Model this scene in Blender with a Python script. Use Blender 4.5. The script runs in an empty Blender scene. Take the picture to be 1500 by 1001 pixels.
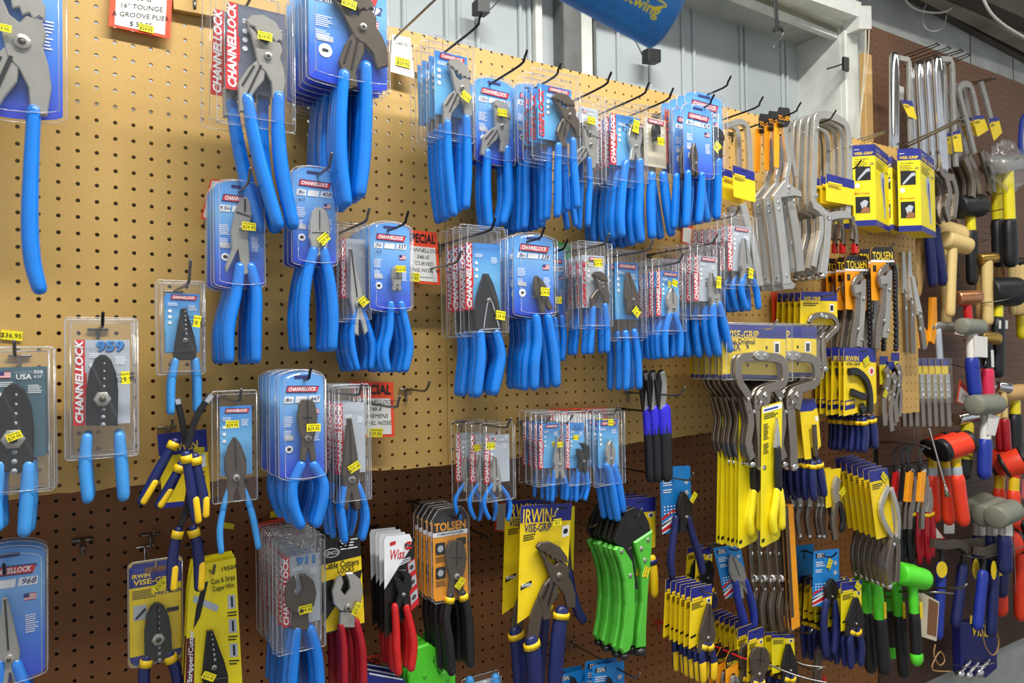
import bpy, math, random
import numpy as np
from mathutils import Matrix, Vector
random.seed(7)
S=bpy.context.scene; COL=S.collection
# ---------------------------------------------------------------- camera
F=1067.656
RM=np.array([[0.84854027,0.01450832,-0.52893186],[-0.00376307,0.99976421,0.02138608],[0.52911742,-0.01615654,0.84839479]])
CW=np.array([0.00148723,0.3470845,-1.29039509])          # camera in wall axes: along the wall, down, into the wall
cam=bpy.data.objects.new('camera',bpy.data.cameras.new('camera')); COL.objects.link(cam); S.camera=cam
rx,dn,fw=RM[0],RM[1],RM[2]
def wv(a): return Vector((a[0],a[2],-a[1]))
X,Y,Z=wv(rx),-wv(dn),-wv(fw)
cam.matrix_world=Matrix(((X.x,Y.x,Z.x,CW[0]),(X.y,Y.y,Z.y,CW[2]),(X.z,Y.z,Z.z,-CW[1]),(0,0,0,1)))
cam.data.sensor_width=36; cam.data.lens=36*F/1500; cam.data.clip_start=.02
# ---------------------------------------------------------------- light and exposure
S.view_settings.view_transform='Standard'; S.view_settings.look='None'; S.view_settings.exposure=0.95
S.view_settings.gamma=1; S.view_settings.use_curve_mapping=False
S.cycles.transparent_max_bounces=40; S.cycles.max_bounces=8
wd=bpy.data.worlds.new('world'); S.world=wd; wd.use_nodes=True
wd.node_tree.nodes['Background'].inputs[0].default_value=(.90,.94,1,1); wd.node_tree.nodes['Background'].inputs[1].default_value=.32
def area(name,loc,rot,sx,sy,power,col):
    l=bpy.data.lights.new(name,'AREA'); l.shape='RECTANGLE'; l.size=sx; l.size_y=sy; l.energy=power; l.color=col
    o=bpy.data.objects.new(name,l); o.location=loc; o.rotation_euler=rot; COL.objects.link(o); return o
area('fluorescent_tube_light',(.8,-1.0,1.38),(math.radians(-12),0,0),2.4,.16,64,(1,.98,.93))
area('fluorescent_tube_light',(3.8,-1.35,1.55),(math.radians(-12),0,0),2.0,.16,9,(1,.97,.90))
area('fluorescent_tube_light',(.2,-3.4,1.5),(math.radians(-35),0,0),2.4,.3,84,(.97,.98,1))
# ---------------------------------------------------------------- pixel -> wall plane that stands w metres proud of the tan board
def at(px,py,w=0.):
    d=RM.T@np.array([(px-750)/F,(py-500.5)/F,1.]); t=(-w-CW[2])/d[2]
    return float(CW[0]+t*d[0]),float(-(CW[1]+t*d[1]))
def P3(px,py,w=0.):
    u,v=at(px,py,w); return (u,-w,v)
# ---------------------------------------------------------------- materials
def lin(c):
    return tuple([(x/255/12.92 if x<=10 else ((x/255+.055)/1.055)**2.4) for x in c])+(1,)
MATS={}
def mat(name,c,rough=.5,metal=0,coat=0,var=.06,scale=40,bump=0,spec=.5,emit=None):
    if name in MATS: return MATS[name]
    m=bpy.data.materials.new(name); m.use_nodes=True; nt=m.node_tree; b=nt.nodes['Principled BSDF']
    b.inputs['Roughness'].default_value=rough; b.inputs['Metallic'].default_value=metal; b.inputs['Coat Weight'].default_value=coat
    b.inputs['Specular IOR Level'].default_value=spec
    L=lin(c); tc=nt.nodes.new('ShaderNodeTexCoord'); no=nt.nodes.new('ShaderNodeTexNoise'); no.inputs['Scale'].default_value=scale; no.inputs['Detail'].default_value=3
    nt.links.new(tc.outputs['Object'],no.inputs['Vector'])
    r=nt.nodes.new('ShaderNodeValToRGB'); r.color_ramp.elements[0].position=.3; r.color_ramp.elements[1].position=.7
    r.color_ramp.elements[0].color=tuple(x*(1-var) for x in L[:3])+(1,); r.color_ramp.elements[1].color=tuple(min(1,x*(1+var)) for x in L[:3])+(1,)
    nt.links.new(no.outputs['Fac'],r.inputs['Fac']); nt.links.new(r.outputs['Color'],b.inputs['Base Color'])
    if bump:
        bu=nt.nodes.new('ShaderNodeBump'); bu.inputs['Strength'].default_value=bump; bu.inputs['Distance'].default_value=.002
        nt.links.new(no.outputs['Fac'],bu.inputs['Height']); nt.links.new(bu.outputs['Normal'],b.inputs['Normal'])
    MATS[name]=m; return m
def clear(name,milk=.03,base=.04,rough=.08,tint=(1,1,1)):
    m=bpy.data.materials.new(name); m.use_nodes=True; nt=m.node_tree; nt.nodes.clear()
    out=nt.nodes.new('ShaderNodeOutputMaterial'); tr=nt.nodes.new('ShaderNodeBsdfTransparent'); tr.inputs[0].default_value=tint+(1,)
    gl=nt.nodes.new('ShaderNodeBsdfGlossy'); gl.inputs['Roughness'].default_value=rough
    df=nt.nodes.new('ShaderNodeBsdfDiffuse'); df.inputs[0].default_value=(.85,.88,.92,1)
    fr=nt.nodes.new('ShaderNodeFresnel'); fr.inputs[0].default_value=1.3
    ad=nt.nodes.new('ShaderNodeMath'); ad.operation='ADD'; ad.inputs[1].default_value=base; nt.links.new(fr.outputs[0],ad.inputs[0])
    no=nt.nodes.new('ShaderNodeTexNoise'); no.inputs['Scale'].default_value=55; tc=nt.nodes.new('ShaderNodeTexCoord'); nt.links.new(tc.outputs['Object'],no.inputs['Vector'])
    bu=nt.nodes.new('ShaderNodeBump'); bu.inputs['Strength'].default_value=.25; bu.inputs['Distance'].default_value=.004; nt.links.new(no.outputs['Fac'],bu.inputs['Height']); nt.links.new(bu.outputs['Normal'],gl.inputs['Normal'])
    m1=nt.nodes.new('ShaderNodeMixShader'); m1.inputs[0].default_value=milk; nt.links.new(tr.outputs[0],m1.inputs[1]); nt.links.new(df.outputs[0],m1.inputs[2])
    m2=nt.nodes.new('ShaderNodeMixShader'); mn=nt.nodes.new('ShaderNodeMath'); mn.operation='MINIMUM'; mn.inputs[1].default_value=.10 if base<.1 else .4; nt.links.new(ad.outputs[0],mn.inputs[0]); nt.links.new(mn.outputs[0],m2.inputs[0]); nt.links.new(m1.outputs[0],m2.inputs[1]); nt.links.new(gl.outputs[0],m2.inputs[2])
    nt.links.new(m2.outputs[0],out.inputs[0]); MATS[name]=m; return m
def gradient(name,stops,axis=2,z0=-.2,z1=.02,rough=.25):
    m=bpy.data.materials.new(name); m.use_nodes=True; nt=m.node_tree; b=nt.nodes['Principled BSDF']; b.inputs['Roughness'].default_value=rough
    tc=nt.nodes.new('ShaderNodeTexCoord'); sp=nt.nodes.new('ShaderNodeSeparateXYZ'); nt.links.new(tc.outputs['Generated'],sp.inputs[0])
    r=nt.nodes.new('ShaderNodeValToRGB'); e=r.color_ramp.elements
    while len(e)<len(stops): e.new(.5)
    for k,(p,c) in enumerate(stops): e[k].position=p; e[k].color=lin(c)
    nt.links.new(sp.outputs[axis],r.inputs['Fac']); nt.links.new(r.outputs['Color'],b.inputs['Base Color']); MATS[name]=m; return m
clear('clear_plastic',milk=.022,base=.012); clear('clear_edge',milk=.28,base=.22,rough=.2); clear('cellophane',milk=.05,base=.02,rough=.12)
gradient('blue_print',[(0,(40,66,200)),(.3,(60,120,222)),(.7,(120,180,236)),(1,(80,150,225))])
gradient('sky_print',[(0,(84,160,225)),(.5,(110,185,235)),(1,(50,125,205))])
for a in [('blue_grip',(14,122,220),.28,0,.5),('lightblue_grip',(62,150,224),.35,0,.2),('navy_grip',(27,36,92),.4),('yellow_grip',(238,196,20),.4),('black_grip',(26,27,30),.45),
 ('red_grip',(205,28,30),.35,0,.3),('crimson_grip',(170,24,38),.35),('green_grip',(84,188,58),.35,0,.2),('violet_grip',(52,44,215),.35),('orange_rubber',(238,62,30),.45),('steel',(166,164,158),.33,.5),('dark_steel',(88,78,68),.38,.4),
 ('black_steel',(38,37,38),.35,.3),('nickel',(150,140,128),.3,.85),('chrome',(225,225,228),.12,1),('bright_steel',(198,196,190),.27,.7),('wire',(128,126,122),.3,.9),('dark_wire',(52,52,55),.35,.7),
 ('white_card',(235,233,226),.6),('yellow_card',(242,210,24),.5),('lemon_card',(240,220,22),.45),('navy_card',(32,40,130),.4),('ideal_card',(24,128,205),.4),('black_card',(28,27,27),.4),('grey_card',(94,100,118),.4),('silver_card',(178,186,196),.4),('teal_card',(70,100,112),.4),('cream_card',(214,204,176),.6),
 ('orange_card',(245,78,38),.55),('amber_card',(246,160,24),.45),('red_ink',(205,30,38),.4),('white_ink',(240,242,245),.4),('black_ink',(22,22,26),.5),('navy_ink',(26,34,110),.4),('blue_ink',(60,140,215),.4),('yellow_ink',(250,214,40),.4),
 ('sticker',(246,232,30),.5),('maroon_ink',(96,22,34),.4),('wood',(214,172,108),.5,0,.1),('pale_wood',(226,196,128),.5),('grey_rubber',(132,134,120),.5),('brass',(196,160,80),.3,.9),('copper',(200,140,100),.3,.8),('yellow_tool',(244,226,30),.35,0,.2),
 ('pink_grip',(228,50,90),.4),('lime',(90,225,50),.4),('blue_foam',(36,124,205),.3,0,.2),('green_card',(70,200,90),.5),('white_paint',(225,226,220),.5),('cable_white',(205,205,198),.5),('tan_string',(170,130,85),.8),('silver_ink',(150,156,165),.4),('cobalt',(34,56,158),.4)]:
    mat(*a)
# ---------------------------------------------------------------- mesh builder
FONT={}
def glyphs(s,bold,shear):
    k=(s,bold,shear)
    if k not in FONT:
        c=bpy.data.curves.new('t','FONT'); c.body=s; c.size=1; c.offset=bold; c.shear=shear; c.resolution_u=2; c.align_x='CENTER'; c.align_y='CENTER'
        o=bpy.data.objects.new('t',c); COL.objects.link(o); dg=bpy.context.evaluated_depsgraph_get(); me=o.evaluated_get(dg).to_mesh()
        v=[(p.co.x,p.co.y) for p in me.vertices]; f=[tuple(q.vertices) for q in me.polygons]; o.evaluated_get(dg).to_mesh_clear(); bpy.data.objects.remove(o); bpy.data.curves.remove(c)
        FONT[k]=(v,f)
    return FONT[k]
def area2(p): return sum(p[i-1][0]*p[i][1]-p[i][0]*p[i-1][1] for i in range(len(p)))
def inset(p,d):
    n=len(p); out=[]
    for i in range(n):
        a,b,c=p[i-1],p[i],p[(i+1)%n]
        e1=(b[0]-a[0],b[1]-a[1]); e2=(c[0]-b[0],c[1]-b[1]); l1=math.hypot(*e1) or 1e-9; l2=math.hypot(*e2) or 1e-9
        n1=(-e1[1]/l1,e1[0]/l1); n2=(-e2[1]/l2,e2[0]/l2); k=1+n1[0]*n2[0]+n1[1]*n2[1]; k=max(k,.5)
        out.append((b[0]+d*(n1[0]+n2[0])/k,b[1]+d*(n1[1]+n2[1])/k))
    return out
def arcpts(cx,cz,r,a0,a1,n,rz=None):
    rz=rz or r
    return [(cx+r*math.cos(math.radians(a0+(a1-a0)*i/n)),cz+rz*math.sin(math.radians(a0+(a1-a0)*i/n))) for i in range(n+1)]
def rr(x0,z0,x1,z1,r,n=4):
    r=min(r,(x1-x0)*.49,(z1-z0)*.49)
    return arcpts(x1-r,z1-r,r,0,90,n)+arcpts(x0+r,z1-r,r,90,180,n)+arcpts(x0+r,z0+r,r,180,270,n)+arcpts(x1-r,z0+r,r,270,360,n)
def smooth(pts,n=4):
    """Catmull-Rom through the points"""
    if len(pts)<3: return pts
    P=[pts[0]]+list(pts)+[pts[-1]]; out=[]
    for i in range(1,len(P)-2):
        for k in range(n):
            t=k/n; q=[]
            for a,b,c,d in zip(P[i-1],P[i],P[i+1],P[i+2]):
                q.append(.5*((2*b)+(-a+c)*t+(2*a-5*b+4*c-d)*t*t+(-a+3*b-3*c+d)*t**3))
            out.append(tuple(q))
    return out+[tuple(P[-2])]
class MB:
    def __init__(s): s.v=[];s.f=[];s.m=[];s.mats=[];s.sm=[]
    def mi(s,m):
        if m not in s.mats: s.mats.append(m)
        return s.mats.index(m)
    def add(s,v,f,m,sm=False):
        b=len(s.v); s.v+=v; k=s.mi(m)
        for q in f: s.f.append(tuple(i+b for i in q)); s.m.append(k); s.sm.append(sm)
    def poly(s,p,y0,y1,m,bev=0.):            # outline in (x,z), from y0 (front, smaller) to y1
        p=[(q[0],q[1]) for q in p]
        if area2(p)<0: p=p[::-1]
        n=len(p)
        if abs(y1-y0)<1e-7: s.add([(x,y0,z) for x,z in p],[tuple(range(n))],m); return
        rings=[(p,y0),(p,y1)] if bev<=0 else [(inset(p,bev),y0),(p,y0+bev),(p,y1-bev),(inset(p,bev),y1)]
        v=[(x,y,z) for q,y in rings for x,z in q]; f=[tuple(range(n))]
        for r in range(len(rings)-1):
            for i in range(n):
                j=(i+1)%n; f.append((r*n+i,(r+1)*n+i,(r+1)*n+j,r*n+j))
        L=(len(rings)-1)*n; f.append(tuple(L+i for i in range(n-1,-1,-1))); s.add(v,f,m)
    def shell(s,p,rings,m,cap=True):         # rings: (inset,y); open back, clear
        if area2(p)<0: p=p[::-1]
        n=len(p); v=[];f=[]
        for d,y in rings: v+=[(x,y,z) for x,z in (inset(p,d) if d else p)]
        for r in range(len(rings)-1):
            for i in range(n): j=(i+1)%n; f.append((r*n+i,r*n+j,(r+1)*n+j,(r+1)*n+i))
        if cap: f.append(tuple((len(rings)-1)*n+i for i in range(n)))
        s.add(v,f,m,False)
    def ribbon(s,pts,w,y0,y1,m,bev=.001,sm=3,taper=None):
        pts=smooth([(q[0],q[1]) for q in pts],sm); n=len(pts); Lp=[];Rp=[]
        for i,(x,z) in enumerate(pts):
            a=pts[max(0,i-1)]; b=pts[min(n-1,i+1)]; dx,dz=b[0]-a[0],b[1]-a[1]; l=math.hypot(dx,dz) or 1
            t=i/(n-1); ww=(w+(taper-w)*t if taper else w)/2
            if not taper is None and isinstance(taper,(list,tuple)): pass
            Lp.append((x-dz/l*ww,z+dx/l*ww)); Rp.append((x+dz/l*ww,z-dx/l*ww))
        s.poly(Lp+Rp[::-1],y0,y1,m,min(bev,w*.25))
    def tube(s,pts,rad,m,sq=1.,n=10,sm=4,y=None,end=True):
        """pts 3-D; rad float or list at the given points; sq scales the depth radius"""
        if not isinstance(rad,(list,tuple)): rad=[rad]*len(pts)
        q=smooth([tuple(p)+(r,) for p,r in zip(pts,rad)],sm) if sm>1 else [tuple(p)+(r,) for p,r in zip(pts,rad)]
        if end:                                # rounded ends
            for e in (0,1):
                a,b=(q[0],q[1]) if e==0 else (q[-1],q[-2]); d=Vector(a[:3])-Vector(b[:3]); d.normalize(); r=a[3]
                ex=[tuple(Vector(a[:3])+d*r*.55)+(r*.8,),tuple(Vector(a[:3])+d*r*.85)+(r*.4,)]
                q=(ex[::-1]+q) if e==0 else (q+ex)
        v=[];f=[];N=len(q); up=None
        for i,p in enumerate(q):
            a=Vector(q[max(0,i-1)][:3]); b=Vector(q[min(N-1,i+1)][:3]); d=(b-a); d.normalize() if d.length>1e-9 else None
            if up is None:
                up=Vector((0,1,0)) if abs(d.y)<.9 else Vector((0,0,1))
            e2=up-d*up.dot(d); e2.normalize(); up=e2; e1=d.cross(e2)
            for k in range(n):
                t=2*math.pi*k/n; o=e1*(math.cos(t)*p[3])+e2*(math.sin(t)*p[3]*sq); v.append((p[0]+o.x,p[1]+o.y,p[2]+o.z))
        for i in range(N-1):
            for k in range(n): j=(k+1)%n; f.append((i*n+k,i*n+j,(i+1)*n+j,(i+1)*n+k))
        f.append(tuple(range(n-1,-1,-1))); f.append(tuple((N-1)*n+k for k in range(n))); s.add(v,f,m,True)
    def cyl(s,c,ax,r,h,m,n=16,r2=None,bev=0):
        c=Vector(c); ax=Vector(ax).normalized(); r2=r if r2 is None else r2
        pts=[(0,r),(h,r2)] if not bev else [(0,r-bev),(bev,r),(h-bev,r2),(h,r2-bev)]
        s.lathe(c,ax,pts,m,n)
    def lathe(s,c,ax,prof,m,n=16,smooth_=True):
        c=Vector(c); ax=Vector(ax).normalized(); up=Vector((0,0,1)) if abs(ax.z)<.9 else Vector((1,0,0)); e1=ax.cross(up).normalized(); e2=ax.cross(e1)
        v=[];f=[]
        for h,r in prof:
            for k in range(n):
                t=2*math.pi*k/n; q=c+ax*h+e1*(r*math.cos(t))+e2*(r*math.sin(t)); v.append(tuple(q))
        for i in range(len(prof)-1):
            for k in range(n): j=(k+1)%n; f.append((i*n+k,i*n+j,(i+1)*n+j,(i+1)*n+k))
        f.append(tuple(range(n-1,-1,-1))); f.append(tuple((len(prof)-1)*n+k for k in range(n))); s.add(v,f,m,smooth_)
    def text(s,t,x,z,h,m,y=-.0012,ang=0,bold=.0,shear=0.,wid=None):
        v,f=glyphs(t,bold,shear)
        if not v: return
        mw=max(a[0] for a in v)-min(a[0] for a in v); sx=(wid/mw if wid else h*1.35); sy=h*1.35; c,sn=math.cos(math.radians(ang)),math.sin(math.radians(ang))
        s.add([(x+(a*sx)*c-(b*sy)*sn,y,z+(a*sx)*sn+(b*sy)*c) for a,b in v],f,m)
    def lines(s,x0,z0,x1,n,dz,m,y=-.0011,th=None):
        th=th or dz*.4
        for i in range(n):
            e=x0+(x1-x0)*random.uniform(.7,1); z=z0-i*dz; s.add([(x0,y,z),(e,y,z),(e,y,z-th),(x0,y,z-th)],[(0,1,2,3)],m)
    def build(s,name,parent=None,loc=(0,0,0)):
        me=bpy.data.meshes.new(name); me.from_pydata(s.v,[],s.f)
        for m in s.mats: me.materials.append(MATS[m])
        me.polygons.foreach_set('material_index',s.m); me.polygons.foreach_set('use_smooth',s.sm); me.update()
        o=bpy.data.objects.new(name,me); COL.objects.link(o); o.parent=parent; o.location=loc; return o
def tag(o,label,cat,group=None,kind=None):
    o['label']=label; o['category']=cat
    if group: o['group']=group
    if kind: o['kind']=kind
    return o
def struct(o): o['kind']='structure'; return o
def empty(name,loc):
    o=bpy.data.objects.new(name,None); o.empty_display_size=.02; COL.objects.link(o); o.location=loc; return o
def copy_tree(o,par=None):
    c=o.copy(); COL.objects.link(c); c.parent=par
    for ch in list(o.children): copy_tree(ch,c)
    return c
ORD=['frontmost','second','third','fourth','fifth','sixth','seventh','eighth','ninth','tenth','eleventh','twelfth','thirteenth']
class Item:
    """a thing whose shapes are traced in pixels on the plane that stands w proud of the board"""
    def __init__(s,name,desc,cat,ox,oy,w,group=None,rot=0):
        s.w=w; s.u,s.v=at(ox,oy,w); s.root=empty(name,(s.u,-w,s.v)); s.desc=desc; s.cat=cat; s.group=group; tag(s.root,desc,cat,group)
        s.k=(1.29039509-w)   # metres per (px/F) for widths, straight-on
    def p(s,px,py): u,v=at(px,py,s.w); return (u-s.u,v-s.v)
    def p3(s,px,py,dw=0): x,z=s.p(px,py); return (x,-dw,z)
    def pp(s,pts): return [s.p(*q) for q in pts]
    def W(s,x,y,d):  # width in metres of d horizontal px at (x,y)
        return s.p(x+d/2,y)[0]-s.p(x-d/2,y)[0]
    def done(s,n=1,step=.02,group=None,jit=.0015,tilt=0.,dz=0.,dx=0.,place='on its hook'):
        g=group or s.group; D=s.desc
        if n>1:
            g=g or D; s.root['group']=g; s.root['label']=D+', front one'
        for k in range(1,n):
            c=copy_tree(s.root); c.location=(s.u+random.uniform(-jit,jit)+dx*k,-s.w+step*k,s.v-random.uniform(0,jit)+dz*k)
            c.rotation_euler=(0,random.uniform(-.02,.02)+tilt*k,random.uniform(-.03,.03))
            c['label']=D+', '+ORD[min(k,12)]+' back'
        return s.root
# ---------------------------------------------------------------- tool heads, outlines in picture orientation (y down), first two entries are the anchors (tip, pivot)
def sym(p): return p+[(-x,y) for x,y in p[::-1]]
HEADS={
 'groove':((152,282),(215,400),[
   ('p',[(150,285),(162,304),(180,322),(192,350),(210,364),(222,352),(250,360),(258,385),(252,410),(262,440),(268,480),(260,530),(230,528),(226,480),(210,448),(188,425),(178,380),(168,335)],0),
   ('p',[(150,284),(165,270),(200,272),(235,297),(257,338),(256,362),(246,354),(236,360),(228,348),(216,352),(210,338),(198,340),(194,322),(182,322),(176,308),(160,302)],-.3),
   ('p',[(186,405),(212,428),(206,470),(182,500),(170,520),(168,560),(136,560),(132,470),(158,430)],.4),
   ('k',[(196,425),(160,505)],5),('k',[(176,425),(144,480)],5),('r',(215,400),13)]),
 'diagonal':((0,-100),(0,0),[('p',sym([(3,-100),(15,-80),(26,-45),(26,-18),(19,6),(26,58),(9,64),(1,28)]),0),('k',[(0,-98),(0,-20)],2.5),('k',[(1,-5),(5,24)],2),('r',(0,0),9)]),
 'lineman':((0,-100),(0,0),[('p',sym([(15,-99),(25,-85),(31,-52),(26,-18),(18,6),(25,58),(9,64),(1,28)]),0),('k',[(0,-98),(0,-30)],3),('k',[(-14,-52),(14,-52)],3),('r',(0,0),10)]),
 'roundcut':((0,-100),(0,0),[('p',sym([(10,-100),(24,-88),(31,-62),(32,-30),(24,0),(28,30),(12,40),(1,25)]),0),('k',[(0,-92),(0,-40)],2),('k',[(-24,-34),(24,-34)],2),('r',(2,0),6)]),
 'longnose':((0,-100),(0,0),[('p',sym([(4,-100),(10,-70),(16,-34),(20,-10),(17,8),(21,48),(8,54),(1,24)]),0),('k',[(0,-98),(0,-14)],2),('r',(0,0),7)]),
 'crimp':((0,-100),(0,0),[('p',[(-10,-100),(4,-102),(14,-88),(22,-60),(20,-30),(18,0),(28,50),(36,100),(14,108),(-8,40),(-34,106),(-40,90),(-26,40),(-34,-5),(-30,-60),(-20,-86)],0),('k',[(-4,-96),(0,-60)],4),('k',[(-26,-58),(16,-50)],3),('r',(-6,-16),6)]),
 'stripper':((0,-100),(0,0),[('p',sym([(6,-100),(18,-90),(30,-62),(36,-20),(36,60)]),0),('k',[(0,-96),(0,-14)],2.5),('t',[(3,-80),(3,58)],9),('h',(0,0),15)]),
 'taper':((0,-100),(0,0),[('p',[(-9,-100),(9,-100),(32,-10),(38,28),(34,60),(-34,60),(-38,28),(-30,-10)],0),('k',[(0,-98),(0,-6)],2.5),('t',[(4,-90),(4,-20)],6),('r',(0,0),7),('b',[(-36,34),(36,34)],7)]),
 'cable':((0,-100),(0,0),[('p',[(-8,-98),(14,-100),(40,-80),(50,-45),(42,-10),(24,10),(28,60),(-26,60),(-24,12),(-46,-8),(-52,-44),(-40,-80),(-22,-94),(-14,-70),(-22,-48),(-8,-32),(6,-52),(2,-76)],0),('k',[(-26,12),(24,14)],3),('r',(0,2),12)]),
 'snip':((0,-100),(0,0),[('p',[(-8,-100),(6,-100),(20,-72),(34,-24),(40,50),(-38,50),(-42,0),(-32,-42),(-18,-75)],0),('s',[(-20,40),(-14,10),(2,-38),(18,8),(26,40)],3.5),('s',[(-30,44),(30,44)],3),('r',(0,-30),7)]),
 'fixed':((0,-100),(0,0),[('p',[(-22,-96),(6,-100),(30,-76),(34,-30),(22,0),(26,60),(8,64),(0,25),(-10,64),(-28,56),(-18,0),(-30,-30),(-34,-66),(-14,-60),(-2,-44),(2,-64),(-8,-80)],0),('r',(0,0),9)]),
}
def head(it,kind,a,b,hm,th,wide=1.,parent=None,name='jaws',inner='black_steel',y=0.):
    A,B,parts=HEADS[kind]; A=complex(*A);B=complex(*B); a=complex(*a);b=complex(*b)
    k=(b-a)/(B-A); ax=(B-A)/abs(B-A)
    def tf(q):
        z=complex(*q)-B; z/=ax; z=complex(z.real,z.imag*wide)*ax      # widen across the tool
        r=b+z*k; return it.p(r.real,r.imag)
    c=it.p(b.real,b.imag); e=tf((B.real+1,B.imag)); un=abs(k)*it.k/F*1.08
    mb=MB(); lo=y-.5*th
    for pi,pt in enumerate(parts):
        if pt[0]=='p': mb.poly([tf(q) for q in pt[1]],y-th*.5+pt[2]*.35*th,y+th*.5+pt[2]*.35*th,'bright_steel' if (kind=='groove' and pi==1 and hm=='steel') else hm,min(.0016,th*.2))
        elif pt[0]=='k': mb.ribbon([tf(q) for q in pt[1]],pt[2]*un,y-th*.5-th*.11,y-th*.3,inner,.0,1)
        elif pt[0]=='s': mb.ribbon([tf(q) for q in pt[1]],pt[2]*un,y-th*.5-th*.35,y-th*.4,'chrome',.0,2)
        elif pt[0]=='b': mb.ribbon([tf(q) for q in pt[1]],pt[2]*un,y-th*.8,y+th*.5,inner,.0005,1)
        elif pt[0]=='t':
            p0,p1=[tf(q) for q in pt[1]]
            for i in range(pt[2]):
                t=i/(pt[2]-1); x=p0[0]+(p1[0]-p0[0])*t; z=p0[1]+(p1[1]-p0[1])*t; r=(2.2+1.8*t)*un
                mb.cyl((x,y-th*.56,z),(0,1,0),r,.0006,'silver_ink',8)
        elif pt[0] in 'rh':
            q=tf(pt[1]); r=pt[2]*un; n=6 if pt[0]=='h' else 14
            mb.cyl((q[0],y-th*.5-th*.45,q[1]),(0,1,0),r*(.95 if n==6 else .8),th*1.3,'steel',n,r,bev=.0005)
            mb.cyl((q[0],y-th*.5-th*.55,q[1]),(0,1,0),r*.4,th*.3,'dark_steel',8)
    return mb.build(name,parent or it.root)
def grips(it,hs,hw,gm,th,y=0.,name='handle',band=None,lower=None,parent=None):
    for h in hs:
        mb=MB(); pts=[it.p3(q[0],q[1],-y) for q in h]; r=it.W(h[-1][0],h[-1][1],hw)/2; n=len(pts)
        sq=min(1.,th*.62/r); rad=[r*(.82+.18*min(1,i/(n*.4))) if i<n-1 else r*.9 for i in range(n)]
        mb.tube(pts,rad,gm,sq,10,4)
        if band:                                                          # contrasting collar at the top of the grip
            a,b=Vector(pts[0]),Vector(pts[1]); d=(b-a).normalized(); mb.tube([tuple(a+d*.001),tuple(a+d*.012)],r*1.06,band,sq,10,1,end=False)
        if lower:
            mb.tube([tuple(Vector(p)+Vector((0,-.0008,0))) for p in pts[-2:]],[r*.98,r*.9],lower,sq*1.03,10,1)
        mb.build(name,parent or it.root)
def sticker(it,sx,sy,ang=0,wpx=22,hpx=11,y=-.02,txt='$29.95',parent=None):
    x,z=it.p(sx,sy); w=it.W(sx,sy,wpx); h=w*hpx/wpx; c,s=math.cos(math.radians(ang)),math.sin(math.radians(ang))
    mb=MB(); R=lambda a,b:(x+a*c-b*s,z+a*s+b*c)
    mb.poly([R(-w/2,-h/2),R(w/2,-h/2),R(w/2,h/2),R(-w/2,h/2)],y,y+.0004,'sticker')
    q=R(0,-h*.16); mb.text(txt,q[0],q[1],h*.42,'black_ink',y-.0003,ang); q=R(0,h*.28); mb.text('HARDWARE',q[0],q[1],h*.2,'black_ink',y-.0003,ang)
    mb.build('price_sticker',parent or it.root)
# ---------------------------------------------------------------- printed cards.  B = (x0,z0,x1,z1)
def logo(mb,x,z,w,y=-.0008,ang=0):
    h=w*.17; c,s=math.cos(math.radians(ang)),math.sin(math.radians(ang))
    def q(p,yy,m): mb.add([(x+a*c-b*s,yy,z+a*s+b*c) for a,b in p],[tuple(range(len(p)))],m)
    g=h*.16
    q([(-w/2-g,-h/2-g+h*.1),(w/2-g,-h/2-g-h*.1),(w/2+h*.3+g,h/2+g-h*.1),(-w/2+h*.3-g,h/2+g+h*.1)],y,'navy_ink')
    q([(-w/2,-h/2+h*.1),(w/2,-h/2-h*.1),(w/2+h*.3,h/2-h*.1),(-w/2+h*.3,h/2+h*.1)],y-.0003,'red_ink')
    mb.text('CHANNELLOCK',x,z,h*.72,'white_ink',y-.0006,ang-1,.03,.25,wid=w*.9)
def strip_logo(mb,x,z0,z1,w,y=-.0009,t='CHANNELLOCK',bg='red_ink',fg='white_ink'):
    H=z1-z0
    if bg:
        mb.add([(x-w*.5,y,z0),(x+w*.42,y,z0),(x+w*.42,y,z0+H*.33),(x+w*.55,y,z0+H*.36),(x+w*.55,y,z0+H*.6),(x+w*.42,y,z0+H*.63),(x+w*.42,y,z1),(x-w*.3,y,z1),(x-w*.3,y,z0+H*.66),(x-w*.42,y,z0+H*.62),(x-w*.42,y,z0+H*.3),(x-w*.5,y,z0+H*.27)],[tuple(range(12))],bg)
    mb.text(t,x,(z0+z1)/2,w*.62,fg,y-.0004,90,.035,.2,wid=H*.97)
def flag(mb,x,z,w,y=-.001):
    h=w*.62
    for i in range(7):
        mb.add([(x,y,z-h*i/7),(x+w,y,z-h*i/7),(x+w,y,z-h*(i+1)/7),(x,y,z-h*(i+1)/7)],[(0,1,2,3)],'red_ink' if i%2==0 else 'white_ink')
    mb.add([(x,y-.0002,z),(x+w*.45,y-.0002,z),(x+w*.45,y-.0002,z-h*.55),(x,y-.0002,z-h*.55)],[(0,1,2,3)],'navy_ink')
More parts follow.
